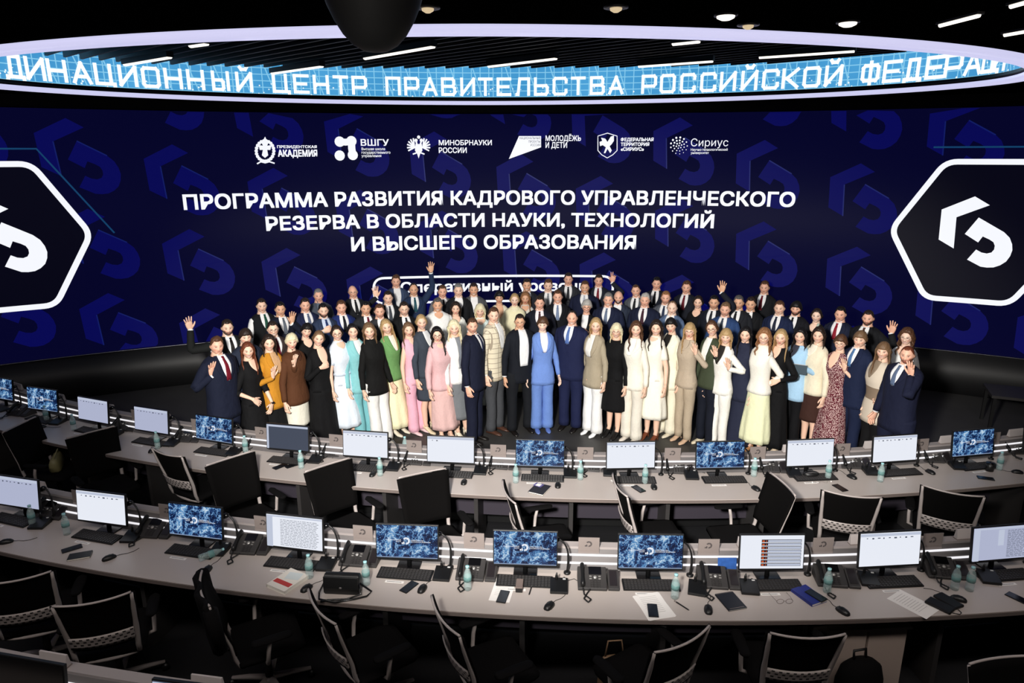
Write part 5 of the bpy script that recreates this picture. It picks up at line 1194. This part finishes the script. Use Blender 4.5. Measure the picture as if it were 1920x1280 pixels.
items('mouse', mouse, [(12, 1017, -50), (205, 1047, -30), (389, 1069, 10), (575, 1104, -20), (792, 1105, -10), (1030, 1137, -30), (1328, 1144, -10), (1580, 1147, 25), (1797, 1124, 50)], DZ, 'black wired mouse {w}', 'mouse', 'computer mice', 2)

# ---------------------------------------------------------------- loose things on the desks
def smartphone():
    r = empty('smartphone'); b = MB(); b.box((0, 0, .0045), (.074, .152, .009)); b.build('phone_case', m_blk, r, smooth=False, bevel=.004)
    b = MB(); b.box((0, 0, .0093), (.068, .144, .001)); b.build('glass', m_blk2, r, smooth=False); return r
PHL = [(525, 875, -25, 1, 'smartphone lying left in a pair, before the slate grey screen'), (548, 873, -35, 1, 'smartphone lying right in a pair, before the slate grey screen'), (1197, 917, 30, 1, 'smartphone lying below the second wide white screen right of centre'), (1575, 915, 12, 1, 'smartphone near the desk edge under the wired earphones'), (1848, 897, 60, 1, 'white-edged smartphone at the right end of the desk nearest the stage'),
       (135, 1029, -35, 2, 'smartphone left of the black notebook at far left'), (767, 1101, -25, 2, 'smartphone beside a mouse in the near desk row'), (943, 1119, -8, 2, 'smartphone on the open white pad'), (1224, 1145, -4, 2, 'smartphone lying on loose white papers'), (1530, 1117, 28, 2, 'smartphone resting on the blue notebook'), (1908, 1122, 25, 2, 'smartphone at the right edge of the near desk row')]
def flat(px, py, rz, z=DZ): q = at(px, py, z); a = math.atan2(q[0]-CX, CY-q[1]); return q, a+math.radians(rz)
for px, py, e, row, lb in PHL:
    up_ = .0205 if px == 1530 else (.0035 if px in (1224, 943) else 0)
    q, a = flat(px, py, e, DZ+up_); put('cell', smartphone, q, a, lb, 'smartphone', 'smartphones on the desks')
def sheets(name, px, py, rz, w, d, label, n=2, lines=True, z=DZ, cat='paper'):
    q, a = flat(px, py, rz, z); r = empty(name, q, a); tag(r, label, cat)
    for k in range(n):
        b = MB(); b.box((0, 0, .0008+.0012*k), (w, d, .001), rotz(.06*k)); b.build('sheet', m_paper, r, smooth=False)
    if lines:
        b = MB()
        for k in range(10): b.box((-.004, d*.38-k*d*.07, .0012*n+.0007), (w*.62, .003, .0003))
        b.build('print', mat('print_grey', (170, 166, 164), .7), r, smooth=False)
    return r
sheets('paper_stack', 1226, 1136, 14, .21, .297, 'loose white papers under a smartphone in the near desk row')
sheets('paper_sheet', 1712, 1132, 30, .20, .29, 'printed white sheet next to the black wallet', 1)
sheets('notepad', 943, 1105, -6, .16, .30, 'open white pad under a smartphone below the second wallpaper monitor', 1)
sheets('paper_note', 1157, 902, 30, .1, .1, 'small folded white note by a mouse in the far desk row', 1, False)
def book(name, px, py, rz, w, d, h, cover, label, cat='notebook', pages=(220, 216, 206), deco=None, z=DZ):
    q, a = flat(px, py, rz, z); r = empty(name, q, a); tag(r, label, cat)
    cm_ = mat('cover_'+cover.strip('#'), cover, .5)
    b = MB(); b.box((.002, 0, h/2), (w-.006, d-.006, h-.004)); b.build('pages', mat('book_pages', pages, .8), r, smooth=False)
    b = MB(); b.box((0, 0, h-.001), (w, d, .002)); b.box((0, 0, .001), (w, d, .002)); b.box((-w/2+.001, 0, h/2), (.002, d, h)); c = b.build('cover', cm_, r, smooth=False)
    return r, c, h
book('notebook', 1516, 1118, 22, .15, .21, .020, '#26307a', 'dark blue notebook under a smartphone in the near desk row')
r_, c_, h_ = book('spiral_notepad', 1370, 1128, 14, .15, .20, .010, '#1b1c24', 'black spiral notepad beside a microphone in the near desk row')
b = MB(); b.tube([(-.07+.14*k/120, .098+.006*math.cos(k*math.pi/3), .007+.008*math.sin(k*math.pi/3)) for k in range(121)], .0012, 4); b.build('spiral_binding', m_riser, r_)
b = MB(); lettering_z = None; b.box((.0, -.085, h_+.0004), (.12, .004, .0006)); b.build('cover_line', m_plate, c_, smooth=False)
book('notebook', 150, 1043, -55, .10, .17, .014, '#151515', 'small black notebook with white pages at far left of the near desk row')
book('notebook', 1012, 918, -22, .16, .21, .014, '#1c1a22', 'black notebook with a purple card on it in the far desk row')
q, a = flat(1010, 912, -30, DZ+.0145); r_ = empty('card', q, a); tag(r_, 'purple and white card lying on the black notebook', 'card'); b = MB(); b.box((-.02, .03, .001), (.09, .07, .0015)); b.build('card_sheet', mat('card_purple', (92, 86, 140), .5), r_, smooth=False); b = MB(); b.box((-.02, .03, .0019), (.05, .05, .0004)); b.build('card_print', m_paper, r_, smooth=False)
r_, c_, h_ = book('book', 540, 1092, -20, .20, .25, .030, '#d8d2c8', 'thick white book with a red title strip on the near desk row', 'book')
b = MB(); b.box((.0, -.05, h_+.0006), (.17, .045, .001)); b.build('red_title', mat('title_red', (176, 40, 34), .5), c_, smooth=False)
b = MB(); b.box((.01, .055, h_+.0006), (.12, .09, .001), rotz(.3)); b.build('cover_picture', mat('cover_pale', (196, 204, 204), .5), c_, smooth=False)
q, a = flat(1770, 1133, 25); r_ = empty('wallet', q, a); tag(r_, 'pair of black leather wallets beside the printed sheet at right', 'wallet')
for s in (-.055, .055):
    b = MB(); b.box((s, 0, .012), (.098, .18, .022), rotz(-s*2)); b.build('leather_half', m_blk, r_, smooth=False, bevel=.008)
b = MB(); b.tube([(-.05, -.09, .004), (-.02, -.125, .003), (.01, -.12, .003), (.02, -.09, .008)], .003, 5); b.build('wrist_strap', m_blk, r_)
q, a = flat(644, 1108, 4); r_ = empty('handbag', q, a); tag(r_, 'small black handbag with looped strap on the near desk row', 'handbag')
b = MB(); b.rings([[[.14*sx*k1, sy*k2, z] for sx, sy in ((-1, -1), (-.95, -1), (.95, -1), (1, -1), (1, 1), (.95, 1), (-.95, 1), (-1, 1))] for z, k1, k2 in ((0, .95, .045), (.02, 1, .05), (.10, 1, .045), (.15, .97, .03), (.16, .93, .012))]); b.build('bag_body', m_blk, r_, bevel=.006)
b = MB(); b.box((0, -.052, .105), (.27, .012, .10), rotx(-.12)); b.build('flap', m_blk, r_, smooth=False, bevel=.005)
b = MB(); b.sphere((.0, -.062, .07), (.012, .006, .008), 8, 6); b.build('clasp', m_riser, r_)
b = MB(); b.tube([(-.13, -.03, .10), (-.17, -.06, .02), (-.15, -.12, .008), (-.02, -.15, .008), (.12, -.10, .008), (.20, -.06, .008), (.22, .0, .01), (.14, -.02, .09)], .008, 6); b.tube([(.13, -.03, .11), (.16, -.07, .03), (.06, -.11, .012), (-.08, -.13, .010), (-.13, -.15, .008)], .007, 6); b.build('strap', m_blk2, r_)
q, a = flat(974, 1102, 0); r_ = empty('case', q, a); tag(r_, 'small brown box standing beside the white pad', 'box')
b = MB(); b.box((0, 0, .022), (.055, .12, .044)); b.build('box_body', mat('box_brown', (112, 98, 92), .6), r_, smooth=False, bevel=.004); b = MB(); b.box((0, -.061, .02), (.05, .003, .034)); b.build('box_end', m_blk, r_, smooth=False)
q, a = flat(995, 1106, -8); r_ = empty('pen', q, a); tag(r_, 'dark pen lying right of the small brown box', 'pen')
def pen(r):
    b = MB(); b.tube([(0, -.07, .006), (0, -.06, .006), (0, .055, .006)], [.0015, .005, .005], 8); b.build('barrel', m_blk, r); b = MB(); b.tube([(0, .05, .006), (0, .07, .006)], [.0054, .005], 8); b.build('pen_cap', m_plate, r); b = MB(); b.box((0, .045, .012), (.003, .04, .002)); b.build('clip', m_riser, r, smooth=False)
pen(r_)
q, a = flat(1278, 1136, 38); r_ = empty('pen', q, a); tag(r_, 'pen lying right of the loose papers with smartphone', 'pen'); pen(r_)
q, a = flat(1466, 1124, 0); r_ = empty('spectacles', q, a); tag(r_, 'thin folded-open spectacles lying near the blue notebook', 'spectacles')
b = MB()
for s in (-1, 1): b.tube([(s*.034+.026*math.cos(t), -.05, .022+.02*math.sin(t)) for t in np.linspace(0, 2*math.pi, 14)], .0014, 5)
b.tube([(-.009, -.05, .024), (0, -.052, .027), (.009, -.05, .024)], .0012, 5); b.build('rims', m_glass2, r_)
for s in (-1, 1):
    b = MB(); b.tube([(s*.06, -.05, .024), (s*.068, .02, .016), (s*.068, .085, .003)], .0013, 5); b.build('temple', m_glass2, r_)
q, a = flat(1540, 905, 0); r_ = empty('earphones', q, a); tag(r_, 'thin wired earphones tangled on the desk nearest the stage at right', 'earphones')
b = MB(); t = np.linspace(0, 1, 50); b.tube(np.stack([-.09+.2*t, .02*np.sin(t*16)+.01, .003+0*t], 1), .0013, 5); b.build('wire', m_plate, r_)
for s in (-.09, .11):
    b = MB(); b.sphere((s, .01, .007), (.008, .008, .007), 8, 6); b.build('earbud', m_paper, r_)
q, a = flat(1520, 893, 0); r_ = empty('pouch', q, a); tag(r_, 'small black pouch left of a bottle in the far desk row', 'pouch'); b = MB(); b.sphere((0, 0, .03), (.085, .05, .032), 14, 8); b.build('pouch_body', m_blk, r_); b = MB(); b.tube([(-.07, -.02, .045), (0, -.03, .06), (.07, -.02, .045)], .003, 5); b.build('zip', m_riser, r_)
q, a = flat(1855, 882, 0); r_ = empty('cup', q, a); tag(r_, 'small black pen cup beside the last wallpaper monitor at right', 'cup'); b = MB(); b.lathe([(.001, 0), (.038, 0), (.042, .09), (.038, .09), (.035, .006), (.001, .006)], n=18); b.build('cup_wall', m_blk, r_); b = MB(); b.lathe([(.0425, .082), (.044, .09), (.041, .093)], n=18); b.build('rim', m_blk2, r_)

# ---------------------------------------------------------------- office chairs
m_frame = mat('chair_frame', (160, 151, 148), .45); m_mesh = mat('chair_mesh', (6, 5, 5), .9, noise=.3, scale=200, spec=.1); m_seat = mat('chair_seat', (8, 7, 8), .9, spec=.15)
def lumbar_mat():
    m = mat('lumbar_band', (160, 151, 148), .5); nt = m.node_tree; b = nt.nodes['Principled BSDF']
    t = nt.nodes.new('ShaderNodeTexCoord'); br = nt.nodes.new('ShaderNodeTexBrick'); mp = nt.nodes.new('ShaderNodeMapping')
    mp.inputs['Rotation'].default_value = (math.pi/2, 0, 0); nt.links.new(t.outputs['Object'], mp.inputs[0]); nt.links.new(mp.outputs[0], br.inputs['Vector'])
    br.inputs['Color1'].default_value = br.inputs['Color2'].default_value = (*lin((160, 151, 148)), 1); br.inputs['Mortar'].default_value = (*lin((160, 151, 148)), 1)
    s = nt.nodes.new('ShaderNodeSeparateXYZ'); nt.links.new(t.outputs['Object'], s.inputs[0])
    rowi = mth('FLOOR', mth('MULTIPLY', s.outputs[2], 38, nt=nt), nt=nt); sh = mth('MULTIPLY', mth('MODULO', rowi, 2.0, nt=nt), .5, nt=nt)
    fx = mth('FRACT', mth('ADD', mth('MULTIPLY', mth('ADD', s.outputs[0], 3, nt=nt), 22, nt=nt), sh, nt=nt), nt=nt); fz = mth('FRACT', mth('MULTIPLY', s.outputs[2], 38, nt=nt), nt=nt)
    hole = mth('MULTIPLY', mth('LESS_THAN', fx, .45, nt=nt), mth('LESS_THAN', fz, .5, nt=nt), nt=nt)
    x = nt.nodes.new('ShaderNodeMix'); x.data_type = 'RGBA'; x.inputs[6].default_value = (*lin((160, 151, 148)), 1); x.inputs[7].default_value = (*lin((14, 13, 14)), 1)
    nt.links.new(hole, x.inputs[0]); nt.links.new(x.outputs[2], b.inputs['Base Color']); return m
m_lum = lumbar_mat()
def chair():
    r = empty('office_chair')
    b = MB(); R = []
    for y, k in ((-.22, .90), (-.2, 1), (0, 1.02), (.2, 1), (.25, .92)): R.append([[x*k*.24, y, z+.02*(x*x)] for x, z in ((-1, .43), (-1.02, .46), (-.8, .485), (0, .49), (.8, .485), (1.02, .46), (1, .43), (0, .425))])
    b.rings(R); b.build('seat', m_seat, r)
    def bk(x, z):                                    # the curve of the back, seen from the side
        q = (z-.50)/.52; return -.235-.03*math.sin(q*2.6)-.16*max(0, q-.25)**1.3+.05*(1-(x/.24)**2)*-1+.02
    b = MB(); Z = np.linspace(.55, 1.005, 12); b.slab(np.array([[[x*(.226+.035*(z-.5)/.5), bk(x*.2, z)+.006, z-.012*x*x*(-1)] for x in np.linspace(-1, 1, 11)] for z in Z]), (0, .012, 0)); b.build('back_mesh', m_mesh, r)
    b = MB()
    for s in (-1, 1):
        P = [(s*.13, -.06, .425), (s*.19, -.17, .425), (s*.205, -.215, .45)]+[(s*(.205+.035*(z-.5)/.5), bk(.2, z)-.004, z) for z in np.linspace(.52, 1.015, 9)]
        b.tube(P, [.015, .016, .018]+[.019]*4+[.016]*3+[.012, .011], 8, flat=.8)
    b.tube([(x*.24, bk(x*.2, 1.012)-.004, 1.012+.012*x*x) for x in np.linspace(-1, 1, 11)], .0085, 8); b.tube([(x*.19, -.19-.03*(1-x*x), .425) for x in np.linspace(-1, 1, 7)], .014, 8)
    fr_ = b.build('back_frame', m_frame, r)
    b = MB(); b.slab(np.array([[[x*.205, bk(x*.2, z)-.022, z] for x in np.linspace(-1, 1, 11)] for z in np.linspace(.60, .705, 5)]), (0, -.012, 0)); b.build('lumbar_band', m_lum, fr_)
    for s in (-1, 1):
        b = MB(); b.tube([(s*.23, -.03, .44), (s*.285, -.03, .46), (s*.29, -.02, .56), (s*.29, .0, .645)], [.014, .016, .016, .014], 8); st = b.build('arm_post', m_frame, r)
        b = MB(); b.rings([[[s*.29+w_*math.cos(t), y, .655+.014*math.sin(t)] for t in np.linspace(0, 2*math.pi, 10, endpoint=False)] for y, w_ in ((-.13, .02), (-.11, .04), (.05, .045), (.13, .04), (.15, .018))]); b.build('arm_pad', m_seat, st)
    b = MB(); b.tube([(0, 0, .12), (0, 0, .25), (0, 0, .43)], [.03, .026, .024], 12); b.box((0, 0, .415), (.16, .2, .04)); b.build('gas_column', m_blk, r)
    hub = MB(); hub.lathe([(.001, .09), (.05, .09), (.05, .13), (.001, .135)], n=14); hb = hub.build('base_hub', m_frame, r)
    for k in range(5):
        a = 2*math.pi*k/5+.3; c, s = math.cos(a), math.sin(a); b = MB(); b.tube([(c*.03, s*.03, .115), (c*.17, s*.17, .10), (c*.31, s*.31, .075)], [.028, .023, .016], 8, flat=.8); l_ = b.build('base_leg', m_frame, r)
        b = MB(); b.rings([[[c*.31-s*d+.028*math.cos(t)*c, s*.31+c*d+.028*math.cos(t)*s, .03+.03*math.sin(t)] for t in np.linspace(0, 2*math.pi, 12, endpoint=False)] for d in (-.022, .022)]); b.build('caster', m_blk, l_)
    return r
CHS = [((25, 803), (48, 792), 'black mesh chair at far left with an olive handbag on its seat', 1), ((131, 822), (209, 802), 'large black-backed chair turned outward at left, before the two pale monitors', 1), ((288, 842), (337, 857), 'pale framed chair at left with lumbar band, third from left at the far desk row'),
       ((395, 872), (465, 850), 'chair with black back, fourth from left at the far desk row', 1), ((577, 885), (650, 862), 'chair with black back below the first wide white screen', 1), ((752, 897), (831, 881), 'chair with black back below the almost blank white screen', 1),
       ((941, 899), (968, 950), 'chair turned sideways left of centre at the far desk row'), ((1145, 884), (1180, 940), 'chair turned sideways right of centre at the far desk row'), ((1450, 893), (1485, 926), 'dark chair half turned at right at the far desk row', 1),
       ((1551, 922), (1645, 934), 'pale framed chair seen from behind, second from right at the far desk row'), ((1737, 913), (1838, 932), 'pale framed chair seen from behind, rightmost at the far desk row'),
       ((-10, 1092), (60, 1080), 'dark chair at the bottom left corner with star base showing'), ((106, 1139), (239, 1114), 'pale framed chair with thin top rail in the bottom left'), ((379, 1076), (392, 1136), 'chair turned sideways in the bottom left, hung with a dark jacket'),
       ((579, 1109), (628, 1172), 'chair turned sideways below the white book'), ((811, 1123), (859, 1192), 'chair turned sideways at bottom centre'), ((1231, 1225), (1327, 1178), 'tilted pale framed chair at the bottom right of centre'), ((1450, 1190), (1579, 1192), 'pale framed chair before the two pale cabinets'), ((1840, 1245), (1925, 1235), 'dark chair in shadow at the bottom right', 1)]
chairs = []
for p, q, lb, *fl in CHS:
    z = 1.01; A_, B_ = at(*p, z), at(*q, z); m_ = (A_+B_)/2; a = math.atan2(B_[1]-A_[1], B_[0]-A_[0])+(math.pi if fl else 0)
    off = rotz(a)@np.array([0, .36, 0]); c = m_+off
    chairs.append(put('chair', chair, (c[0], c[1], 0), a, lb, 'chair', 'office chairs'))
# bags, jacket, cabinets
c = chairs[0]; q = np.array(c.location)+[0.0, .02, .49]; r_ = empty('handbag', q, c.rotation_euler[2]+.5); tag(r_, 'olive beige handbag lying on the chair at far left', 'handbag')
m_olive = mat('bag_olive', (128, 122, 84), .5, noise=.1)
b = MB(); b.rings([[[.15*sx*k1, .06*sy*k2, z] for sx, sy in ((-1, -.6), (-.8, -1), (.8, -1), (1, -.6), (1, .6), (.8, 1), (-.8, 1), (-1, .6))] for z, k1, k2 in ((0, .95, .9), (.02, 1, 1), (.10, 1, .9), (.145, .95, .6), (.155, .9, .3))]); b.build('bag_body', m_olive, r_)
b = MB(); b.tube([(-.10, 0, .14), (-.09, .02, .20), (0, .03, .23), (.09, .02, .20), (.10, 0, .14)], .006, 6); b.build('handle', m_olive, r_)
b = MB(); b.box((0, -.062, .09), (.03, .006, .02)); b.build('clasp', m_riser, r_, smooth=False)
ch = chairs[13]; r_ = empty('jacket', np.array(ch.location), ch.rotation_euler[2]); tag(r_, 'dark jacket hung over the sideways chair in the bottom left', 'jacket')
b = MB(); b.slab(np.array([[[x*.25, -.30-.12*(z-.5)-.03*(1-x*x)+.02*math.sin(x*7+z*9), z] for x in np.linspace(-1, 1, 12)] for z in np.linspace(.62, 1.03, 8)]), (0, -.03, 0)); b.build('cloth_back', m_seat, r_)
for s in (-1, 1):
    b = MB(); b.tube([(s*.25, -.36, 1.0), (s*.29, -.34, .85), (s*.28, -.32, .68)], [.05, .045, .04], 8); b.build('sleeve', m_seat, r_)
m_cab = mat('cabinet_pale', (172, 156, 146), .5)
for px, py, lb in ((1592, 1176, 'pale left under-desk cabinet behind the pale framed chair'), (1668, 1172, 'pale right under-desk cabinet next to the dark gap')):
    q = at(px, py, .60); a = math.atan2(q[0]-CX, CY-q[1]); r_ = empty('under_desk_cabinet', (q[0], q[1], 0), a); tag(r_, lb, 'cabinet')
    b = MB(); b.box((0, .22, .29), (.30, .42, .58)); b.build('carcass', m_cab, r_, smooth=False, bevel=.004); b = MB(); b.box((0, .2, .59), (.32, .46, .02)); b.build('cabinet_top', m_cab, r_, smooth=False)
    b = MB(); b.box((0, .006, .29), (.292, .012, .55)); d_ = b.build('door', m_cab, r_, smooth=False, bevel=.003); b = MB(); b.box((0, .0, .572), (.29, .014, .006)); b.build('grip_edge', m_plate, d_, smooth=False)
q = at(1612, 1262, .30); r_ = empty('backpack', (q[0], q[1], 0), .2); tag(r_, 'black backpack standing on the floor before the pale cabinets', 'backpack')
b = MB(); b.rings([[[.19*k1*math.cos(t), .11*k2*math.sin(t), z] for t in np.linspace(0, 2*math.pi, 20, endpoint=False)] for z, k1, k2 in ((0, .9, .9), (.05, 1, 1), (.25, 1, 1), (.36, .85, .8), (.41, .55, .5), (.42, .2, .2))]); b.build('pack_body', m_seat, r_)
b = MB(); b.rings([[[.14*k1*math.cos(t), -.10+.05*k1*math.sin(t), z] for t in np.linspace(0, 2*math.pi, 14, endpoint=False)] for z, k1 in ((.04, .9), (.08, 1), (.2, 1), (.23, .7))]); b.build('front_pocket', m_blk, r_)
b = MB(); b.tube([(-.05, .02, .41), (-.05, .03, .48), (.05, .03, .48), (.05, .02, .41)], .010, 6); b.build('carry_loop', m_blk, r_)
q = at(1152, 1222, .42); r_ = empty('tote_bag', (q[0], q[1], 0), .1); tag(r_, 'tan bag hanging in the dark under the near desk row', 'bag')
m_tan = mat('bag_tan', (122, 96, 72), .6, noise=.1)
b = MB(); b.rings([[[.13*k1*math.cos(t), .07*k2*math.sin(t), z] for t in np.linspace(0, 2*math.pi, 16, endpoint=False)] for z, k1, k2 in ((0, .9, .8), (.04, 1, 1), (.28, .9, .8), (.38, .7, .35), (.39, .6, .2))]); b.build('bag_body', m_tan, r_)
b = MB(); b.tube([(-.07, 0, .38), (-.05, 0, .52), (.05, 0, .52), (.07, 0, .38)], .007, 6); b.build('handle', m_tan, r_)
# folder in the hands of the woman in the light blue jacket
pf = [p for p in PEOPLE if p[0] == 1502][0]; d_ = ray(1497, 690); t = (pf[3]-.22)/d_[1]
r_ = empty('folder', (d_[0]*t, pf[3]-.24, CH+d_[2]*t-.06), -.5); tag(r_, 'dark blue-grey folder held by the woman in light blue jacket', 'folder')
b = MB(); b.box((0, 0, .05), (.19, .012, .13), rotz(.0)); b.build('folder_cover', mat('folder_slate', (58, 74, 84), .5), r_, smooth=False, bevel=.004); b = MB(); b.box((0, .0, .115), (.18, .008, .004)); b.build('folder_sheets', m_paper, r_, smooth=False)
# dark low table at the right end of the stage
q = at(1890, 752, .55); r_ = empty('side_table', (q[0], q[1], STZ), -.4); tag(r_, 'dark low table in the shade at the right edge of the stage', 'table')
b = MB(); b.box((.3, .1, .53), (1.1, .6, .04)); b.build('table_top', m_dkgrey, r_, smooth=False)
for sx in (-.2, .8):
    for sy in (-.15, .35):
        b = MB(); b.box((sx, sy, .255), (.04, .04, .51)); b.build('leg', m_blk, r_, smooth=False)

q, a = flat(1362, 1072, 0); r_ = empty('card_holder', q, a); tag(r_, 'small clear holder with a blue picture card left of the dark list monitor', 'card holder')
b = MB(); b.box((0, 0, .075), (.15, .004, .10), rotx(-.2)); b.build('picture_card', mat('card_blue', (46, 84, 150), .35, noise=.4, scale=30), r_, smooth=False); b = MB(); b.box((0, .01, .012), (.16, .06, .02)); b.build('holder_foot', m_plate, r_, smooth=False)
